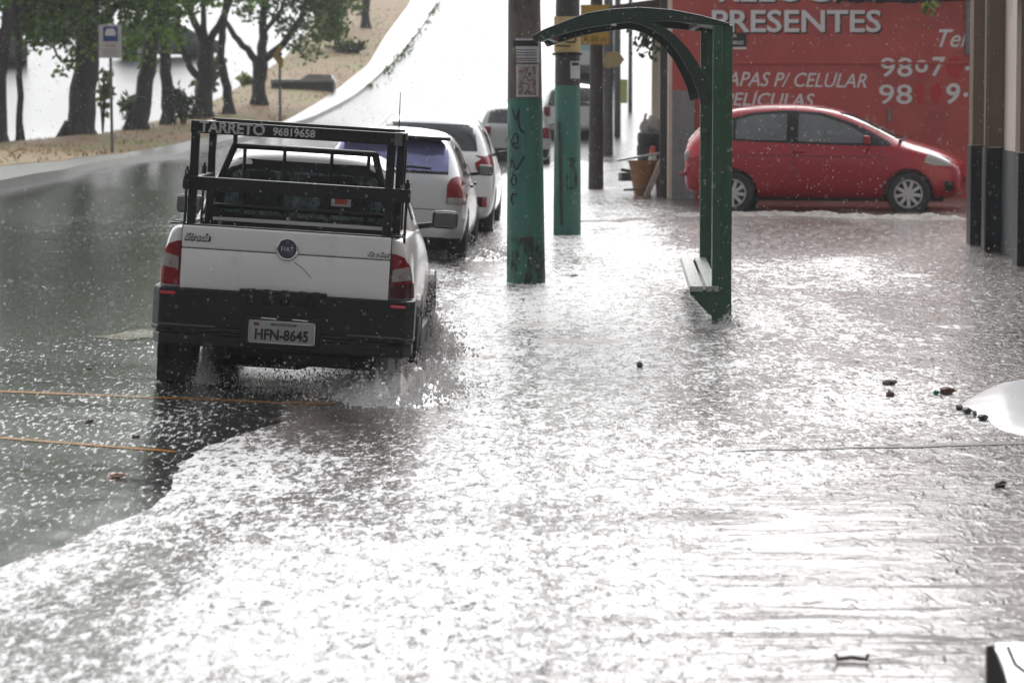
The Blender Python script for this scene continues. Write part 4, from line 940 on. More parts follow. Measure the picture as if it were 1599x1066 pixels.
# ------------------------------------------------------------------ red shop wall across the side street
def make_red_building():
    D = 48.6; sc = S(D); xl = (1049-799.5)/sc; z0 = profile(48)-.1
    t = empty('corner_shop', (xl, D, z0), 'red painted corner shop wall with white hand lettering facing the side street', 'building')
    def L(px, py): return ((px-799.5)/sc-xl, CAMZ-(py-HOR)/sc-z0)
    b = MB(); b.box((6.0, 2.0, 1.74), (12.0, 4.0, 3.72)); b.box((6.0, .12, 3.64), (12.0, .30, .08)); wl_ = b.build('side_wall', M['red_wall'], t)
    b = MB(); w = .34; zt = L(0, 141)[1]
    b.box((w/2-.005, -.03, zt/2), (w, .09, zt), bev=.006); b.build('grey_pilaster', M['grey_wall'], t)
    b = MB(); (x0, za), (x1, zb) = L(1100, 98), L(1600, 100); b.box(((x0+x1)/2, -.012, (za+zb)/2), (x1-x0, .024, .035), bev=.006); b.build('wall_band', M['red_wall'], t)
    b = MB(); (xa, za), (xb, zb) = L(1504, -30), L(1517, 86); b.box(((xa+xb)/2, -.06, (za+zb)/2), (xb-xa, .12, za-zb), bev=.01); b.build('vent_duct', M['grey_wall'], t)
    (xa, za) = L(1387, 180); b = MB(); b.box((xa, -.02, za), (.045, .03, .20), bev=.012); b.build('drain_mark', M['grey_wall'], t)
    F = FACE
    def put(s, px, py, hpx, m, shear=0, bold=.004, sx=1, nm='wall_lettering', y=-.004, al='LEFT', rot=0):
        x, z = L(px, py); sz = hpx/sc/.70
        return text(nm, s, sz, M[m], wl_, (x, y, z), (math.pi/2, -rot, 0), .002, shear, bold*sz*6, al, sx)
    for dx, dy, m, y in ((2.6, 2.6, 'ink', -.004), (0, 0, 'white_ink', -.009)):
        put('PRESENTES', 1107+dx, 36+dy, 33, m, 0, .003, 1.15, y=y, nm='shop_lettering')
        put('RELOGIOS E', 1118+dx, -11.5+dy, 34, m if m == 'ink' else 'white_ink', 0, .003, 1.16, y=y, nm='shop_lettering')
    put('CAPAS P/ CELULAR', 1114, 124, 22, 'white_ink', .28, .001, .885, rot=R(-.9))
    put('PELICULAS', 1127, 155.5, 20, 'white_ink', .22, .002, 1.03, rot=R(-.9))
    b = MB(); x, z = L(1181, 143); b.box((x, -.006, z), (.05, .004, .014), (0, R(-35), 0)); b.build('accent_mark', M['white_ink'], wl_)
    put('Tel', 1455, 62, 27, 'white_ink', .35, .002, .95)
    put('98', 1371, 107, 29, 'white_ink', .0, .0012, 1.28); put('o', 1426, 101, 27, 'white_ink', 0, .004, 1.0); put('7', 1450, 106, 29, 'white_ink', .1, .003, 1.0)
    put('98', 1369, 149, 30, 'white_ink', .0, .0012, 1.28); put('9', 1472, 148, 31, 'white_ink', .1, .003, 1.1)
    b = MB()
    for px, py in ((1508, 107), (1506, 148)):
        x, z = L(px, py); b.lathe([(0, .004), (.034, .003), (.036, 0)], 14, Matrix.Translation((x, -.002, z)) @ Matrix.Rotation(math.pi/2, 4, 'X'))
    b.build('lettering_dots', M['white_ink'], wl_)
    b = MB()
    for px, py, w, h in ((1488, 106, 26, 34), (1434, 146, 16, 34), (1460, 146, 18, 32), (1436, 116, 10, 8)):
        x, z = L(px, py); n = 14
        b.prism([(x+w/2/sc*math.cos(2*math.pi*i/n)*(1+.15*math.sin(3.7*i)), z+h/2/sc*math.sin(2*math.pi*i/n)*(1+.12*math.cos(2.3*i))) for i in range(n)], -.004, -.002, 'y')
    b.build('digit_smudges', M['red_smear'], wl_)  # smudges blurring out phone digits, built as flat red patches
    # street name plate
    (xa, za), (xb, zb) = L(1122, 52), L(1164, 74)
    b = MB(); b.box(((xa+xb)/2, -.025, (za+zb)/2), (xb-xa, .012, za-zb), bev=.004); sp = b.build('street_plate', M['ink'], t)
    b = MB(); b.box(((xa+xb)/2, -.022, zb-.018), (xb-xa, .016, .035)); b.build('plate_footer', M['beige_wall'], sp)
    x, z = L(1140, 57); text('plate_name', 'RUA', .085, M['white_ink'], sp, (x, -.0335, z), F, .001, 0, .001)
    x, z = L(1146, 67.5); text('plate_name', 'DE MAIO', .078, M['white_ink'], sp, (x, -.0335, z), F, .001, 0, .001, sx=.82)
    # roof edge and hanging cable along the top right
    b = MB(); b.tube([(*[L(1300, -8)[0]], -.25, L(1300, 2)[1]), (L(1440, 2)[0], -.25, L(1440, 3)[1]), (L(1520, 2)[0], -.25, L(1520, -1)[1])], .03, 6); b.build('cable', M['black_plastic'], t)
    # street-front facade: doors and awning that recede up the hill
    b = MB(); b.box((-.03, 1.2, 1.75), (.06, 2.3, 3.6)); b.build('front_wall', M['cream_wall'], t)
    b = MB(); b.box((-.10, .35, 1.9), (.14, .16, 3.8)); b.build('door_jamb', M['wood_pole'], t)
make_red_building()
def row_building(y0, y1, x0, label, cols, H=6):
    z0 = ground_z(x0, y0)-.3
    t = empty('row_house', (x0, y0, z0), label, 'building', 'street front buildings up the hill', (0, 0, -.030))
    b = MB(); b.box((4, (y1-y0)/2, H/2), (8, y1-y0, H)); b.build('wall', M[cols[0]], t)
    n = max(2, int((y1-y0)/3)); st = (y1-y0)/n
    for i in range(n):
        c = cols[1+i % (len(cols)-1)]
        b = MB(); b.box((-.05, st*(i+.5), 1.5), (.10, st*.55, 2.6), bev=.01); d = b.build('door', M[c], t)
        b = MB(); b.box((-.06, st*(i+.5), 2.86), (.14, st*.66, .10)); b.box((-.07, st*(i+.21), 1.45), (.16, .10, 2.9)); b.box((-.07, st*(i+.79), 1.45), (.16, .10, 2.9)); b.build('door_frame', M['cream_wall'], d)
    b = MB(); b.box((-.45, (y1-y0)/2, 3.35), (.95, y1-y0-.3, .12), (0, R(-8), 0)); b.build('awning', M['wood_pole'], t)
    return t
def fx(y): return 2.45+.030*(y-48.6)
row_building(52.8, 63, fx(52.8), 'cream house front with dark and brown doors beside the red corner wall', ('cream_wall', 'blue_wall', 'brown_shutter'))
row_building(63.4, 82, fx(63.4)+.75, 'pale house front further uphill with grey doors under an awning', ('white_wall', 'grey_wall', 'white_wall'))
row_building(82.5, 125, fx(82.5)+1.7, 'farthest pale house front at the top of the pavement', ('white_wall', 'grey_wall'))

# near shop on the right with brown pilasters
def make_near_shop():
    x0 = 5.43
    t = empty('near_shop', (x0, 36.7, .0), 'beige shop front with brown pilasters and black dado at right edge', 'building')
    b = MB(); b.box((3, -15.0, 3.0), (6, 30, 6.4)); b.build('front_wall', M['beige_wall'], t)
    b = MB(); b.box((-.006, -15.0, .62), (.03, 29.99, 1.24+.0)); b.build('dado', M['grey_dado'], t)
    for y in (0.02, -1.15, -3.4, -6.2, -9.5, -13):
        b = MB(); b.box((-.09, y, 3.72), (.18, .30, 4.9)); p = b.build('pilaster', M['brown_wall'], t)
        b = MB(); b.box((-.095, y, .62), (.20, .31, 1.28)); b.build('pilaster_base', M['black_wall'], p)
    b = MB(); b.tube([(-.20, -1.33, .0), (-.20, -1.33, 4)], .012, 8); b.build('downpipe', M['mid_grey'], t)
    b = MB(); b.box((-.013, -.75, .75), (.02, .10, .10)); b.build('red_tap_box', M['cone_red'], t)
    b = MB(); b.box((-.10, -17.4, 2.96), (1.0, 30.0, .10), bev=.02); b.build('canopy', M['white_wall'], t)
make_near_shop()
# hanging leaf sprays
def leaf_spray(name, c, r, n, sz, m, label, cat, stem):
    g = random.Random(n); b = MB(); t = empty(name, c, label, cat)
    for i in range(n):
        p = Vector((g.gauss(0, r[0]), g.gauss(0, r[1]), g.gauss(0, r[2]))); d = Vector((g.random()-.5, g.random()-.5, -g.random())).normalized(); s = d.orthogonal().normalized()*sz*.4
        v = [b.bm.verts.new(q) for q in (p, p+d*sz*.5+s, p+d*sz, p+d*sz*.5-s)]; b.bm.faces.new(v)
    b.build('leaves', M[m], t, False, False)
    b = MB()
    for s in stem: b.tube([Vector(q) for q in s], .012, 5)
    b.build('stems', M['bark'], t)
leaf_spray('hanging_plant', P(1010, 58, 49.5), (.12, .2, .16), 110, .10, 'leaf_dark', 'leafy branch hanging below the shelter arch near the red wall', 'plant', [[(.5, .3, .7), (.2, .1, .3), (0, 0, -.1)], [(.2, .1, .3), (-.1, 0, .05)]])
leaf_spray('hanging_leaf', P(1450, 6, 47), (.05, .03, .05), 14, .16, 'leaf_yellow', 'yellowish leaf hanging at the top of the red wall', 'leaf', [[(.3, 0, .5), (0, 0, 0)]])

# ------------------------------------------------------------------ junk pile by the grey pilaster
def junk():
    g = G(1020, 318); D = 50.2; sc = S(D); z0 = profile(50)-.02
    def W(px, py, dd=0): q = P(px, py, D+dd); return Vector((q.x, q.y, q.z))
    grp = 'discarded things by the corner'
    def at(px, dd=0): return Vector(((px-799.5)/S(D+dd), D+dd, z0))
    # stacked tyres
    for k in range(4):
        o = at(1021, .35); b = MB(); b.lathe([(.19, 0), (.24, -.02), (.27, 0), (.275, .08), (.27, .16), (.24, .18), (.19, .16), (.17, .08), (.19, 0)], 24)
        ty = b.build('old_tyre', M['rubber'], None, True); ty.location = o+Vector((.01*(k % 2), 0, .25+k*.185)); 
        tag(ty, ['black tyre at the bottom of the stack by the grey pilaster', 'second black tyre from the bottom of the stack by the pilaster', 'third black tyre from the bottom of the stack by the pilaster', 'topmost black tyre under the grey bags'][k], 'tyre', 'tyres stacked by the corner')
    t = empty('rubbish_bags', at(1022, .35)+Vector((0, 0, 1.0)), 'crumpled grey plastic bags heaped on the tyre stack', 'bag')
    b = MB(); rg = random.Random(5)
    for i in range(4): b.ico((-.12+.09*i, rg.random()*.1, .06+.06*(i % 2)), .11, 2, (1, 1, 1.2), .35, rg)
    b.build('bag', M['bag'], t, True)
    b = MB(); b.tube([(-.2, 0, 0), (-.14, 0, .28)], .02, 6); b.tube([(.14, 0, .02), (.27, 0, .24)], .035, 6); b.build('scrap_stick', M['board'], t)
    # traffic cone
    o = at(1019, -.05); t = empty('traffic_cone', o+Vector((0, 0, .25)), 'orange red traffic cone with white band before the tyres', 'cone')
    b = MB(); b.lathe([(.15, 0), (.15, .03), (.10, .04), (.075, .25)], 18); b.lathe([(.055, .40), (.035, .52), (.0, .53)], 18); b.build('cone_body', M['cone_red'], t, True)
    b = MB(); b.lathe([(.0755, .25), (.055, .40)], 18); b.build('white_band', M['white_ink'], t, True)
    # orange brown planter
    o = at(1003, -.4); t = empty('plastic_bin', o, 'orange brown tapered plastic bin with a plank across it', 'bin')
    b = MB(); b.lathe([(0, .02), (.13, .02), (.21, .52), (.225, .52), (.225, .56), (.20, .56), (.12, .06), (0, .06)], 22); b.build('bin_body', M['orange'], t, True)
    b = MB(); b.box((0, 0, 0), (.72, .28, .03), (0, R(-9), R(6)), .005); pk = b.build('plank', M['concrete'], None); pk.location = at(998, -.4)+Vector((0, 0, .62)); tag(pk, 'wet pale plank lying tilted across the orange bin', 'plank')
    b = MB(); b.box((0, 0, 0), (.075, .25, 1.0), (0, R(23), 0), .005); lb = b.build('leaning_board', M['board'], None); lb.location = at(1028, -.72)+Vector((0, 0, .46)); tag(lb, 'narrow pink grey board leaning against the corner pile', 'board')
    t = empty('paint_bucket', at(1038, -.15), 'dull red bucket standing low behind the leaning board', 'bucket')
    b = MB(); b.lathe([(0, .01), (.13, .01), (.16, .34), (.17, .35), (.15, .35), (.12, .04), (0, .04)], 20); b.build('bucket_body', M['brick'], t, True)
    b = MB(); b.tube([(-.16, 0, .33), (-.1, 0, .46), (.1, 0, .46), (.16, 0, .33)], .008, 5); b.build('bucket_handle', M['mid_grey'], t)
    b = MB(); b.box((0, 0, 0), (.34, .10, .03), (0, R(-3), 0), .005); k = b.build('driftwood', M['wood_pole'], None); k.location = at(991, -.9)+Vector((0, 0, .13)); tag(k, 'dark strip of driftwood lying in the water below the orange bin', 'driftwood')
    b = MB(); b.box((0, 0, 0), (.20, .18, .13), (0, 0, R(12)), .01); b.box((0, -.02, .10), (.16, .12, .05), (0, R(10), 0), .01); k = b.build('scrap_box', M['mid_grey'], None); k.location = at(977, -.2)+Vector((0, 0, .30)); tag(k, 'small grey scrap box left of the orange bin', 'box')
junk()

# ------------------------------------------------------------------ trees, plants and median furniture
def limb_pts(p0, p1, bend, n=7):
    r = []
    for i in range(n+1):
        t = i/n; q = p0.lerp(p1, t); q = q+Vector((bend*math.sin(math.pi*t), 0, 0)); r.append(q)
    return r
def tree(name, pix, ws, limbs, blobs, nleaf, lsz, label, mleaf='leaf', D=None, flare=True, seed=1, group='trees on the median', unseen_tops=()):
    g0 = G(*pix[0]); D = D or g0.y; sc = S(D); rg = random.Random(seed)
    t = empty(name, (g0.x, D, g0.z+.05), label, 'tree', group); org = Vector((g0.x, D, g0.z+.05))
    pts = [P(px, py, D)-org for px, py in pix]; pts[0].z = -.2
    b = MB()
    A = []; Wd = []
    for i in range(len(pts)-1):
        for k in range(4):
            f = k/4; A.append(pts[i].lerp(pts[i+1], f)); Wd.append((ws[i]+(ws[i+1]-ws[i])*f)/2/sc)
    A.append(pts[-1]); Wd.append(ws[-1]/2/sc)
    A = [a+Vector((rg.gauss(0, .02), rg.gauss(0, .03), 0)) for a in A]
    if flare: Wd[0] *= 1.45; Wd[1] *= 1.12
    b.tube(A, Wd, 12)
    if flare:
        for k in range(6):
            a = k*math.pi/3+rg.random(); rr = Wd[2]; b.tube([Vector((math.cos(a)*rr*.6, math.sin(a)*rr*.6, .5)), Vector((math.cos(a)*rr*1.3, math.sin(a)*rr*1.3, .1)), Vector((math.cos(a)*rr*2.2, math.sin(a)*rr*2.2, -.12))], [rr*.4, rr*.36, rr*.12], 7)
    for (pl, w0, w1) in limbs:
        q = [P(px, py, D+dy)-org for px, py, dy in pl]; m = resample(q, 9) if False else q
        L = []
        for i in range(len(q)-1):
            for k in range(3): L.append(q[i].lerp(q[i+1], k/3))
        L.append(q[-1]); L = [p+Vector((rg.gauss(0, .02), rg.gauss(0, .02), rg.gauss(0, .02))) for p in L]
        b.tube(L, [(w0+(w1-w0)*i/(len(L)-1))/2/sc for i in range(len(L))], 8)
    b.build('trunk', M['bark'], t, True)
    b = MB(); tot = sum(q[3]*q[4]*q[3] for q in blobs)
    for (px, py, dy, rx, rz) in blobs:
        c = P(px, py, D+dy)-org; rx_, rz_ = rx/sc, rz/sc
        n = int(nleaf*rx*rz*rx/tot)
        ncl = max(4, int(n/26)); 
        for k in range(ncl):
            while True:
                u = Vector((rg.uniform(-1, 1), rg.uniform(-1, 1), rg.uniform(-1, 1)))
                if .15 < u.length < 1 and rg.random() < .35+.65*u.length: break
            cc = c+Vector((u.x*rx_, u.y*rx_*.9, u.z*rz_))
            for j in range(26):
                p = cc+Vector((rg.gauss(0, .16), rg.gauss(0, .16), rg.gauss(0, .12)))
                d = Vector((rg.gauss(0, 1), rg.gauss(0, 1), rg.gauss(-.3, .7))).normalized(); s = d.orthogonal().normalized(); s = (Matrix.Rotation(rg.random()*6.28, 3, d) @ s)*lsz*.36
                L = lsz*(.7+.6*rg.random())
                b.bm.faces.new([b.bm.verts.new(q) for q in (p, p+d*L*.5+s, p+d*L, p+d*L*.5-s)])
    if unseen_tops:  # unseen upper crowns, added so the wet road reflects dark foliage
        for (px, py, dy, rx, rz) in unseen_tops:
            c = P(px, py, D+dy)-org; rx_, rz_ = rx/sc, rz/sc; n = int(rx_*rx_*rz_*14)
            for j in range(n):
                while True:
                    u = Vector((rg.uniform(-1, 1), rg.uniform(-1, 1), rg.uniform(-1, 1)))
                    if u.length < 1: break
                p = c+Vector((u.x*rx_, u.y*rx_*.7, u.z*rz_)); d = Vector((rg.gauss(0, 1), rg.gauss(0, 1), rg.gauss(-.3, .7))).normalized(); s = d.orthogonal().normalized(); s = (Matrix.Rotation(rg.random()*6.28, 3, d) @ s)*.17; L = .36+.2*rg.random()
                b.bm.faces.new([b.bm.verts.new(q) for q in (p, p+d*L*.5+s, p+d*L, p+d*L*.5-s)])
    b.build('crown', M[mleaf], t, False, False)
    return t
# (trunk pixels from the foot up, widths in pixels, limbs, crown blobs px,py,depth,rx,rz)
tree('median_tree', [(-4, 232), (0, 120), (10, 40), (22, -30), (25, -120)], [26, 22, 20, 18, 10], [], [(-20, -40, 0, 110, 90), (20, -170, 0, 150, 110), (-120, -60, 0, 120, 140)], 5200, .17, 'leaning dark trunk tree at the far left edge of the photo', seed=2, unseen_tops=[(-120, -420, 0, 240, 260), (-60, -750, 0, 220, 260), (-380, -250, 2, 200, 280), (-150, -1150, 0, 240, 260), (-380, -700, 2, 220, 280)])
tree('median_tree', [(31, 229), (29, 120), (26, 30), (27, -70)], [11, 10, 9, 6], [([(27, 20, 0), (50, -10, 0), (70, -40, 0)], 6, 3)], [(60, 40, 1, 45, 30), (70, -30, 1, 80, 60), (90, 25, 0, 40, 34)], 6500, .15, 'slender straight tree left of the thickest trunk', seed=3, unseen_tops=[(75, -260, 3, 130, 200)])
tree('median_tree', [(122, 226), (128, 150), (135, 100), (138, 40), (142, -60), (140, -170)], [46, 42, 38, 36, 26, 14],
     [([(132, 95, 0), (95, 95, -.3), (78, 68, -.4)], 6, 3), ([(136, 50, 0), (190, 0, 0), (240, -60, 0)], 16, 8), ([(136, 40, 0), (90, -10, 0), (60, -80, 0)], 16, 8)],
     [(95, 40, -1, 70, 34), (135, 20, 1, 90, 50), (100, 78, -.6, 34, 30), (60, 30, .5, 60, 34), (150, -40, 0, 150, 80), (120, -180, 0, 190, 130), (230, -100, 0, 140, 110), (200, 25, -.8, 60, 42), (145, 55, -1, 40, 30), (225, 55, -.5, 40, 40)], 19000, .17, 'thickest dark trunk tree beside the blue bus stop sign', seed=4, unseen_tops=[(130, -450, 0, 260, 270), (150, -850, 0, 220, 260), (130, -1150, 0, 200, 180)])
tree('median_tree', [(213, 213), (222, 160), (230, 110), (236, 60), (240, -40), (250, -140)], [30, 26, 26, 22, 18, 8],
     [([(234, 70, 0), (262, 20, 0), (285, -30, 0)], 10, 5)], [(235, 55, 0, 46, 36), (250, 20, 0, 55, 40), (215, 78, -.5, 30, 26), (250, -60, 0, 120, 90), (255, -170, 0, 150, 100)], 9500, .16, 'tilting tree just right of the blue bus stop sign', seed=5, unseen_tops=[(290, -400, 0, 190, 230), (320, -720, 0, 170, 220)])
tree('median_tree', [(263, 206), (262, 150), (258, 100), (256, 70), (258, 10), (262, -80)], [22, 19, 18, 17, 14, 8], [([(257, 70, 0), (285, 20, 0)], 8, 4)], [(275, 5, 0, 40, 30), (270, -60, 0, 90, 70), (290, -150, 0, 120, 80)], 3600, .16, 'single upright tree between tilting tree and forked tree', seed=6)
tree('median_tree', [(314, 196), (318, 150), (322, 110), (320, 70)], [32, 28, 28, 24],
     [([(320, 75, 0), (304, 35, 0), (285, -10, 0), (270, -70, 0)], 14, 6), ([(320, 75, 0), (318, 30, 0), (320, -30, 0)], 12, 6), ([(322, 75, 0), (340, 40, 0), (365, -10, 0), (380, -60, 0)], 14, 6), ([(316, 130, 0), (296, 105, 0), (283, 70, 0), (276, 20, 0)], 13, 7)],
     [(330, -60, 0, 110, 60), (310, -150, 0, 150, 90), (300, -12, 0, 30, 16), (385, 0, 0, 26, 18)], 6500, .16, 'many branched tree fanning upward behind the pickup rack', seed=8)
tree('median_tree', [(357, 192), (356, 150), (346, 100), (346, 60), (352, 10), (350, -60)], [17, 15, 13, 12, 10, 6], [], [(360, -70, 0, 70, 50), (345, -140, 0, 90, 60)], 2000, .16, 'thin curved tree right of the many branched tree', seed=9)
tree('median_tree', [(404, 176), (404, 130), (406, 98)], [24, 21, 25],
     [([(404, 100, 0), (385, 78, 0), (366, 55, 0), (350, 30, 0)], 13, 7), ([(406, 100, 0), (410, 60, 0), (412, 20, 0), (415, -40, 0)], 17, 9), ([(408, 98, 0), (440, 70, 0), (468, 30, 0), (485, -20, 0)], 13, 7), ([(412, 50, 0), (440, 15, 0), (450, -30, 0)], 8, 5)],
     [(480, 40, 0, 46, 44), (515, 30, .5, 40, 40), (440, 10, 0, 50, 30), (470, 82, .2, 24, 18), (400, 10, 0, 36, 22), (450, -70, 0, 120, 70), (520, -30, 0, 60, 50)], 8500, .15, 'forked tree with low spreading crown beside the yellow sign', 'leaf_far', seed=10)
tree('median_tree', [(570, 52), (570, 20), (572, -30), (574, -100)], [14, 13, 12, 7], [], [(575, -80, 0, 70, 45)], 1100, .2, 'far grey trunk high on the slope of the median', 'leaf_far', seed=11)
tree('median_tree', [(527, 88), (526, 50), (524, 10), (520, -40)], [11, 10, 9, 6], [], [(520, -10, 0, 40, 34), (505, 30, 0, 30, 25)], 1400, .18, 'far slim trunk standing in the dark bush on the median', 'leaf_far', seed=12)
def shrub(name, px, py, rx, rz, n, sz, m, label, frond=False):
    g0 = G(px, py); sc = S(g0.y); rg = random.Random(int(px)); t = empty(name, g0+Vector((0, 0, .1)), label, 'shrub', 'shrubs on the median'); b = MB(); st = MB()
    k = 9 if frond else 14
    for i in range(k):
        a = rg.random()*6.28; tip = Vector((math.cos(a)*rx/sc*(.4+.6*rg.random()), math.sin(a)*rx/sc*.6, rz/sc*(.5+.5*rg.random())))
        mid = tip*.55+Vector((0, 0, rz/sc*.3)); q = [Vector((0, 0, -.1)), mid, tip]; st.tube(q, [.02, .015, .006], 5)
        for j in range(n//k):
            f = .25+.75*rg.random(); p = (q[0].lerp(q[1], f*2) if f < .5 else q[1].lerp(q[2], f*2-1))
            p = p+Vector((rg.gauss(0, .05), rg.gauss(0, .05), rg.gauss(0, .05)))
            d = Vector((rg.gauss(0, 1), rg.gauss(0, 1), rg.gauss(0, .7))).normalized(); s = d.orthogonal().normalized()*sz*(.14 if frond else .35)
            b.bm.faces.new([b.bm.verts.new(v) for v in (p, p+d*sz*.5+s, p+d*sz, p+d*sz*.5-s)])
    b.build('leaves', M[m], t, False, False); st.build('stems', M['bark'], t)
shrub('shrub', 205, 212, 22, 52, 260, .28, 'leaf_far', 'pale feathery shrub at the foot of the tilting tree', True)
shrub('shrub', 286, 206, 30, 60, 320, .26, 'leaf_dark', 'brownish feathery shrub between the upright and branched trees', True)
shrub('shrub', 322, 188, 32, 95, 620, .16, 'leaf_yellow', 'yellow green bush in front of the many branched tree')
shrub('shrub', 160, 214, 14, 105, 130, .20, 'leaf_yellow', 'yellow leafed sapling right of the thickest trunk')
shrub('shrub', 545, 92, 34, 18, 340, .2, 'leaf_dark', 'low dark bush at the slim far trunk on the slope')
shrub('shrub', 385, 140, 14, 14, 130, .2, 'leaf_yellow', 'small yellow bush left of the forked tree')
# bus stop sign
def bus_sign():
    g = G(175, 249); D = g.y; sc = S(D)
    t = empty('bus_stop_sign', g, 'white bus stop sign with blue bus symbol on thin post', 'sign')
    def L(px, py): q = P(px, py, D); return (q.x-g.x, q.z-g.z)
    b = MB(); h = L(175, 44)[1]; b.tube([(0, 0, -.2), (-.02, 0, h)], .033, 8); b.build('post', M['grey_pole'], t)
    (xa, za), (xb, zb) = L(154, 39), L(190, 91)
    b = MB(); b.box(((xa+xb)/2, -.05, (za+zb)/2), (xb-xa, .02, za-zb), bev=.006); pn = b.build('panel', M['paper'], t)
    (xc, zc), (xd, zd) = L(161, 42), L(184, 65)
    b = MB(); b.box(((xc+xd)/2, -.063, (zc+zd)/2), (xd-xc, .006, zc-zd)); b.build('blue_square', M['blue'], pn)
    cx, cz = (xc+xd)/2, (zc+zd)/2+.02; w = (xd-xc)*.36
    b = MB(); b.prism([(cx-w, cz-.06), (cx+w, cz-.06), (cx+w, cz+.02), (cx+w*.6, cz+.10), (cx-w*.6, cz+.10), (cx-w, cz+.02)], -.069, -.067, 'y'); b.build('bus_symbol', M['white_ink'], pn)
    b = MB(); (xe, ze) = L(172, 72); b.box((xe, -.062, ze), ((xb-xa)*.55, .004, .045)); b.build('red_print', M['board'], pn)
    b = MB()
    for k in range(3): b.box((xe, -.062, L(172, 78+4*k)[1]), ((xb-xa)*.6, .004, .025))
    b.build('print_lines', M['bag'], pn)
bus_sign()
def yellow_sign():
    g = G(437, 197); D = g.y; sc = S(D); t = empty('warning_sign', g, 'yellow diamond warning sign turned edgewise before the forked tree', 'sign')
    def L(px, py): q = P(px, py, D); return (q.x-g.x, q.z-g.z)
    b = MB(); b.tube([(0, 0, -.2), (0, 0, L(435, 80)[1])], .035, 8); b.build('post', M['grey_pole'], t)
    b = MB(); c = L(435, 88); b.prism([(c[0]-.18, c[1]), (c[0], c[1]+.28), (c[0]+.13, c[1]+.30), (c[0]+.05, c[1]+.05), (c[0]+.13, c[1]-.1), (c[0]+.10, c[1]-.32), (c[0]-.02, c[1]-.22)], -.06, -.04, 'y'); d = b.build('plate', M['yellow'], t)
    b = MB(); b.box((c[0]+.03, -.064, c[1]+.04), (.16, .004, .06), (0, R(-25), 0)); b.build('symbol', M['ink'], d)
yellow_sign()
# concrete block on the median
g = G(472, 150); D = g.y; sc = S(D)
t = empty('concrete_block', (g.x, D, g.z), 'low dark stone block with wet white top on the median', 'block')
w = 98/sc; h = 21/sc
b = MB(); b.box((0, .5, h/2), (w, 1.0, h), bev=.02); b.build('block_base', M['dark_stone'], t)
b = MB(); b.box((0, .5, h+.05), (w+.04, 1.05, .10), bev=.015); b.prism([(-.1, h+.10), (.2, h+.26), (w*.45, h+.24), (w*.48, h+.10)], .1, .9, 'y'); b.build('block_top', M['concrete'], t)

# ------------------------------------------------------------------ small things lying around
def rock(px, py, w, h, m, name, label, cat, sc3=(1, .8, .6)):
    if 'leaf' in name: h *= .7; w *= 1.15
    g = G(px, py); z = max(g.z, water_z(g.x, g.y)); s = S(g.y); rg = random.Random(int(px))
    b = MB(); b.ico((0, 0, 0), 1, 2, (1, 1, 1), .95 if 'leaf' in name else .5, rg)
    for v in b.bm.verts: v.co = Vector((v.co.x*w/2/s, v.co.y*w/2/s, v.co.z*h/2/s))
    o = b.build(name, M[m], None, False); o.location = (g.x, g.y, z+h/3/s); o.rotation_euler = (0, rg.uniform(-.3, .3), 0); return tag(o, label, cat)
rock(1388, 609, 24, 11, 'dark_leaf', 'brick_rubble', 'dark flat rubble lump, upper one left of the white ramp', 'rubble')
rock(1389, 628, 14, 12, 'brick', 'brick_rubble', 'small brown brick lump just below the dark rubble', 'rubble')
rock(1478, 624, 24, 14, 'brick', 'brick_rubble', 'brown broken brick beside the green cap', 'rubble')
rock(1461, 625, 9, 9, 'green_cap', 'bottle_cap', 'green plastic cap by the brown broken brick', 'cap')
rock(1562, 773, 14, 17, 'dark_leaf', 'dead_leaf', 'dark upright dead leaf on the bright water at right', 'leaf')
rock(180, 745, 26, 12, 'pink_leaf', 'fallen_leaf', 'pale pinkish fallen leaf on the road at left', 'leaf')
rock(139, 661, 9, 10, 'dark_leaf', 'dead_leaf', 'small black leaf between the two yellow lines', 'leaf')
rock(212, 683, 11, 7, 'dark_leaf', 'dead_leaf', 'small dark leaf just above the nearer yellow line', 'leaf')
rock(139, 577, 7, 5, 'dark_leaf', 'dead_leaf', 'tiny dark leaf on the road beyond the farther yellow line', 'leaf')
rock(998, 580, 8, 12, 'dark_leaf', 'floating_leaf', 'small dark leaf floating in open water below the shelter', 'leaf')
rock(896, 436, 11, 5, 'dark_leaf', 'floating_leaf', 'small dark leaf on the water right of the nearest pole', 'leaf')
g = G(1330, 1052); b = MB(); b.tube([(-.055, 0, .012), (0, .02, .016), (.055, -.005, .012)], .008, 6); b.tube([(-.05, 0, .01), (-.06, .01, .03)], .006, 5); b.tube([(.05, 0, .01), (.058, .01, .03)], .006, 5)
o = b.build('twig', M['rust'], None, True); o.location = g+Vector((0, 0, .035)); tag(o, 'short brown twig on the water at the bottom edge', 'twig')
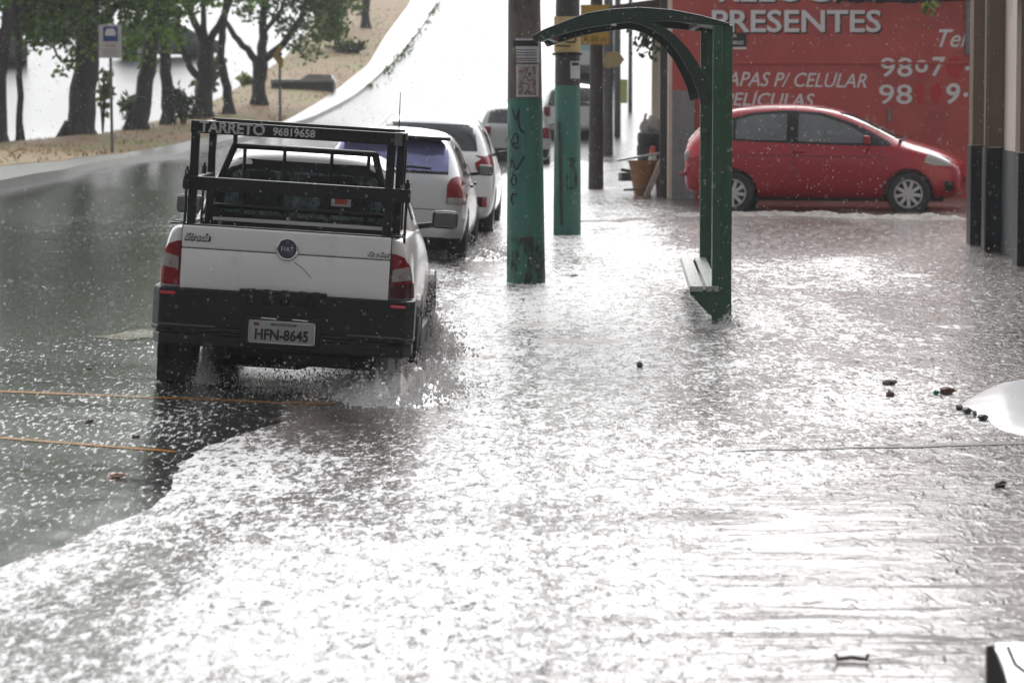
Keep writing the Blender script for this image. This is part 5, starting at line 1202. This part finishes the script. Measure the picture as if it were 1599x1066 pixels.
# white ramp at right
def ramp_obj():
    tip = G(1490, 645); up = [G(1490, 645), G(1510, 633), G(1540, 617), G(1570, 606), G(1640, 594), G(1800, 585)]; lo = [G(1490, 647), G(1510, 655), G(1540, 667), G(1570, 688), G(1640, 702), G(1800, 712)]
    A, B = resample([Vector((p.x, p.y)) for p in up], 26), resample([Vector((p.x, p.y)) for p in lo], 26); rows = []
    for i, (a, c) in enumerate(zip(A, B)):
        r = []
        for j in range(17):
            q = a.lerp(c, j/16); e = min(1, i/16); e = e*e*(3-2*e); h = .062*(.25+.75*e)*max(0, math.sin(math.pi*(j/16)**.75))**.7+.006*mnoise.noise(Vector((q.x*5, q.y*3, 7)))
            r.append((q.x, q.y, profile(q.y)-.008+h*min(1, (i+1)/4)))
        rows.append(r)
    b = MB(); b.quadgrid(rows); b.quadgrid([[r[0], (r[0][0], r[0][1], -.1)] for r in rows]); b.quadgrid([[r[-1], (r[-1][0], r[-1][1], -.1)] for r in rows]); b.quadgrid([rows[0], [(p[0], p[1], -.1) for p in rows[0]]])
    o = b.build('access_ramp', M['ramp'], None, True); tag(o, 'smooth wet pale ramp rising out of the water at the right edge', 'ramp')
    rg = random.Random(4)
    for px, py, w in ((1496, 648, 10), (1509, 653, 14), (1521, 658, 6), (1533, 664, 14)):
        b = MB(); g = G(px, py); b.ico((g.x, g.y-.02, .015), .02, 2, (w/S(g.y)*28, 2.2, 1.0), .5, rg)
        e = b.build('broken_edge', M['dark_stone'], o)
M['ramp'] = mat('wet_pale_concrete', (.74, .75, .77), .2, 0, .06, 4, bmp=.06, bscale=6)
ramp_obj()
# pavement joint
a, c = G(1120, 716), G(1640, 701); b = MB(); rows = []
for i in range(40):
    q = a.lerp(c, i/39); w = .012+.05*i/39+.02*mnoise.noise(Vector((q.x*4, 0, 0))); rows.append([(q.x, q.y-w, water_z(q.x, q.y-w)+.004), (q.x, q.y+w, water_z(q.x, q.y+w)+.004)])
b.quadgrid(rows); struct(b.build('pavement_joint', M['dark_stone'], None, True))
# metal stand in the lower right corner
g = G(1560, 1120); D = g.y; sc = S(D)
t = empty('metal_stand', (g.x, D, g.z), 'out of focus grey and white metal stand cut off at lower right corner', 'stand')
def L(px, py): q = P(px, py, D); return (q.x-g.x, q.z-g.z)
b = MB(); b.prism([L(1540, 1008), L(1551, 1006), L(1573, 1066), L(1585, 1125), L(1540, 1125)], 0, .03, 'y'); b.build('leg', M['mid_grey'], t, False, True, .004)
b = MB(); org = Vector((g.x, D, g.z)); rw_ = []
for k in range(7):
    f = k/6; dd = .02+.55*f; py = 1125+(1003-1125)*f; xl = [1588, 1582, 1577, 1573, 1568, 1560, 1553][k]; rw_.append([P(xl+(1660-xl)*i/6, py-2*i/6, D+dd)-org for i in range(7)])
b.quadgrid(rw_); b.quadgrid([[q-Vector((0, 0, .02)) for q in r] for r in rw_]); b.build('white_panel', M['bright_white'], t, False, True, .004)
b = MB(); b.tube([Vector((*[L(1572, 1008)[0]], -.01, L(1572, 1008)[1])), Vector((L(1584, 1036)[0], -.01, L(1584, 1036)[1])), Vector((L(1625, 1066)[0], -.01, L(1625, 1066)[1]))], .006, 6); b.build('brace_wire', M['mid_grey'], t)

# ------------------------------------------------------------------ splashes, wave, rain
def splash(name, c, n, ext, szr, label, seed, lumps=0, lump_r=.05):
    rg = random.Random(seed); V, F = [], []
    O = [Vector(q) for q in ((1, 0, 0), (0, 1, 0), (-1, 0, 0), (0, -1, 0), (0, 0, 1), (0, 0, -1))]
    for i in range(n):
        u = rg.expovariate(3.2); g1, g2 = rg.gauss(0, 1), rg.gauss(0, 1); k_ = max(.25, 1-u*.5)
        x, y = c[0]+g1*ext[0]*.5*k_, c[1]+g2*ext[1]*.5*k_
        cl = mnoise.noise(Vector((x*7, y*4, seed)))          # jets and gaps
        z = max(0, .75+.9*cl)
        p = Vector((x, y, c[2]+min(1.3, u)*ext[2]*z)); r = szr*(.22+rg.random()**5*1.0); k = len(V); st = 1+rg.random()*.5
        for v in O: V.append((p.x+v.x*r, p.y+v.y*r, p.z+v.z*r*st))
        for a in range(4): F.append((k+a, k+(a+1) % 4, k+4)); F.append((k+(a+1) % 4, k+a, k+5))
    if lumps:
        N = 44; k = len(V)
        for i in range(N+1):
            for j in range(N+1):
                fx_, fy = i/N*2-1, j/N*2-1; x, y = c[0]+fx_*ext[0]*1.1, c[1]+fy*ext[1]*1.1; e = math.exp(-2.6*(fx_*fx_+fy*fy))
                h = lump_r*e*(1.1+1.3*mnoise.noise(Vector((x*9, y*6, seed)))+1.0*mnoise.noise(Vector((x*25, y*16, seed))))
                V.append((x, y, water_z(x, y)-.02+max(-.01, h*2.6)*e**.3))
        for i in range(N):
            for j in range(N): a = k+i*(N+1)+j; F.append((a, a+1, a+N+2, a+N+1))
    me = bpy.data.meshes.new(name); me.from_pydata(V, [], F); me.update()
    o = link(name, me, M['spray'], None, True); stuff(o, label, 'splash'); return o
cx = -1.504+.73
splash('splash', (cx+.02, 20.7, .02), 20000, (.46, .8, .26), .0085, 'white spray thrown up round the right rear wheel of the pickup', 1, 1, .075)
splash('splash', (cx-.55, 20.8, .02), 5500, (.85, .6, .30), .0062, 'spray hanging in the dark under the rear bumper of the pickup', 2)
splash('splash', (-2.02, 21.0, .06), 2500, (.10, .2, .26), .006, 'small spray beside the left rear wheel of the pickup', 3)
splash('splash', (cx+.20, 23.4, .04), 9000, (.22, .6, .34), .0085, 'spray at the right front wheel of the pickup', 4, 1, .06)
splash('splash', ((1130-799.5)/S(26.1), 25.95, .02), 2600, (.20, .2, .12), .006, 'small splash round the foot of the shelter post', 5)
splash('splash', (-.35, 34.5, .12), 6000, (.5, .8, .16), .008, 'spray along the wheels of the parked hatchbacks', 6, 1, .025)
def wave(px0, py0, px1, py1, h, w, label, seed, D0=None):
    a, c = G(px0, py0), G(px1, py1); n = 150; rows = []
    for i in range(n+1):
        q = a.lerp(c, i/n); s = mnoise.noise(Vector((q.x*.7, seed, 0)))+.4*mnoise.noise(Vector((q.x*2.6, seed, 5))); hh = h*(.55+.45*mnoise.noise(Vector((q.x*3, seed, 2))))*min(1, i/8, (n-i)/8); off = .45*s; r = []
        for j in range(9):
            f = j/8*2-1; r.append((q.x, q.y+off+f*w, water_z(q.x, q.y)-.01+hh*math.exp(-f*f*4)*(1+.5*mnoise.noise(Vector((q.x*14, f*3, seed))))))
        rows.append(r)
    b = MB(); b.quadgrid(rows); o = b.build('wave_crest', M['foam'], None, True); return stuff(o, label, 'wave')
wave(1052, 338, 1512, 346, .11, .35, 'foaming wave crest running past the red hatchback', 1)
wave(860, 352, 1060, 345, .05, .3, 'low foam line behind the second teal pole', 2)
M['silt'] = mat('silty_water', (.20, .165, .14), .35, 0, .35, 14, (.40, .38, .36), 9, .5, .62, bmp=.9, bscale=22, spec=.3)
def silt(px0, px1, py, h, w, label, seed):
    a, c = G(px0, py), G(px1, py); n = 60; rows = []
    for i in range(n+1):
        q = a.lerp(c, i/n); e = math.sin(math.pi*i/n)**.6; hh = h*e*(.6+.6*mnoise.noise(Vector((q.x*5, seed, 2)))); off = .3*mnoise.noise(Vector((q.x*1.5, seed, 0))); r = []
        for j in range(9):
            f = j/8*2-1; r.append((q.x, q.y+off+f*w*(.3+.7*e), water_z(q.x, q.y)-.008+hh*math.exp(-f*f*4)*(1+.6*mnoise.noise(Vector((q.x*16, f*3, seed))))))
        rows.append(r)
    b = MB(); b.quadgrid(rows); o = b.build('wave_crest', M['silt'], None, True); return stuff(o, label, 'wave')
for k_, (x0_, x1_, y_, lab_) in enumerate(((775, 880, 514, 'brown swirl of silty water below the nearest pole'), (820, 1000, 541, 'long brown swirl between the pickup and the shelter'), (715, 780, 563, 'short brown swirl by the front of the pickup'), (1455, 1530, 516, 'brown swirl before the black pilasters'), (1390, 1460, 436, 'small brown swirl in front of the shop'), (1190, 1260, 455, 'thin brown swirl right of the shelter post'))):
    silt(x0_, x1_, y_, .035, .35, lab_, 20+k_)
# rain drops in the air
M['drop'] = M['spray']
def rain(n):
    rg = random.Random(11); V, F = [], []
    for i in range(n):
        D = 10+60*rg.random()**1.2
        px, py = rg.uniform(-60, 1660), rg.uniform(-60, 1120); q = P(px, py, D)
        if q.z < profile(D)+.05: continue
        r = (.0009+.0017*rg.random()**2)*(.6+D/30); k = len(V)
        for v in ((1, 0, 0), (0, 1, 0), (-1, 0, 0), (0, -1, 0)): V.append((q.x+v[0]*r, q.y+v[1]*r, q.z))
        V.append((q.x, q.y, q.z+r*2.2)); V.append((q.x, q.y, q.z-r*1.6))
        for a in range(4): F.append((k+a, k+(a+1) % 4, k+4)); F.append((k+(a+1) % 4, k+a, k+5))
    me = bpy.data.meshes.new('rain'); me.from_pydata(V, [], F); me.update()
    o = link('rain_drops', me, M['drop'], None, True); stuff(o, 'fine falling rain drops through the whole street', 'rain')
rain(22000)

# ------------------------------------------------------------------ rain haze
def haze():
    b = MB(); b.box((0, 190, 18), (240, 480, 46)); o = b.build('haze', M['ink']); o.data.materials.clear()
    m = bpy.data.materials.new('rain_haze'); m.use_nodes = True; n, l = m.node_tree.nodes, m.node_tree.links
    n.remove(n['Principled BSDF']); v = n.new('ShaderNodeVolumePrincipled'); v.inputs['Color'].default_value = (.92, .94, .96, 1); v.inputs['Density'].default_value = HAZE; v.inputs['Anisotropy'].default_value = .2
    l.new(v.outputs[0], n['Material Output'].inputs['Volume']); o.data.materials.append(m); stuff(o, 'pale rain haze filling the street', 'haze')
HAZE = .0006
haze()
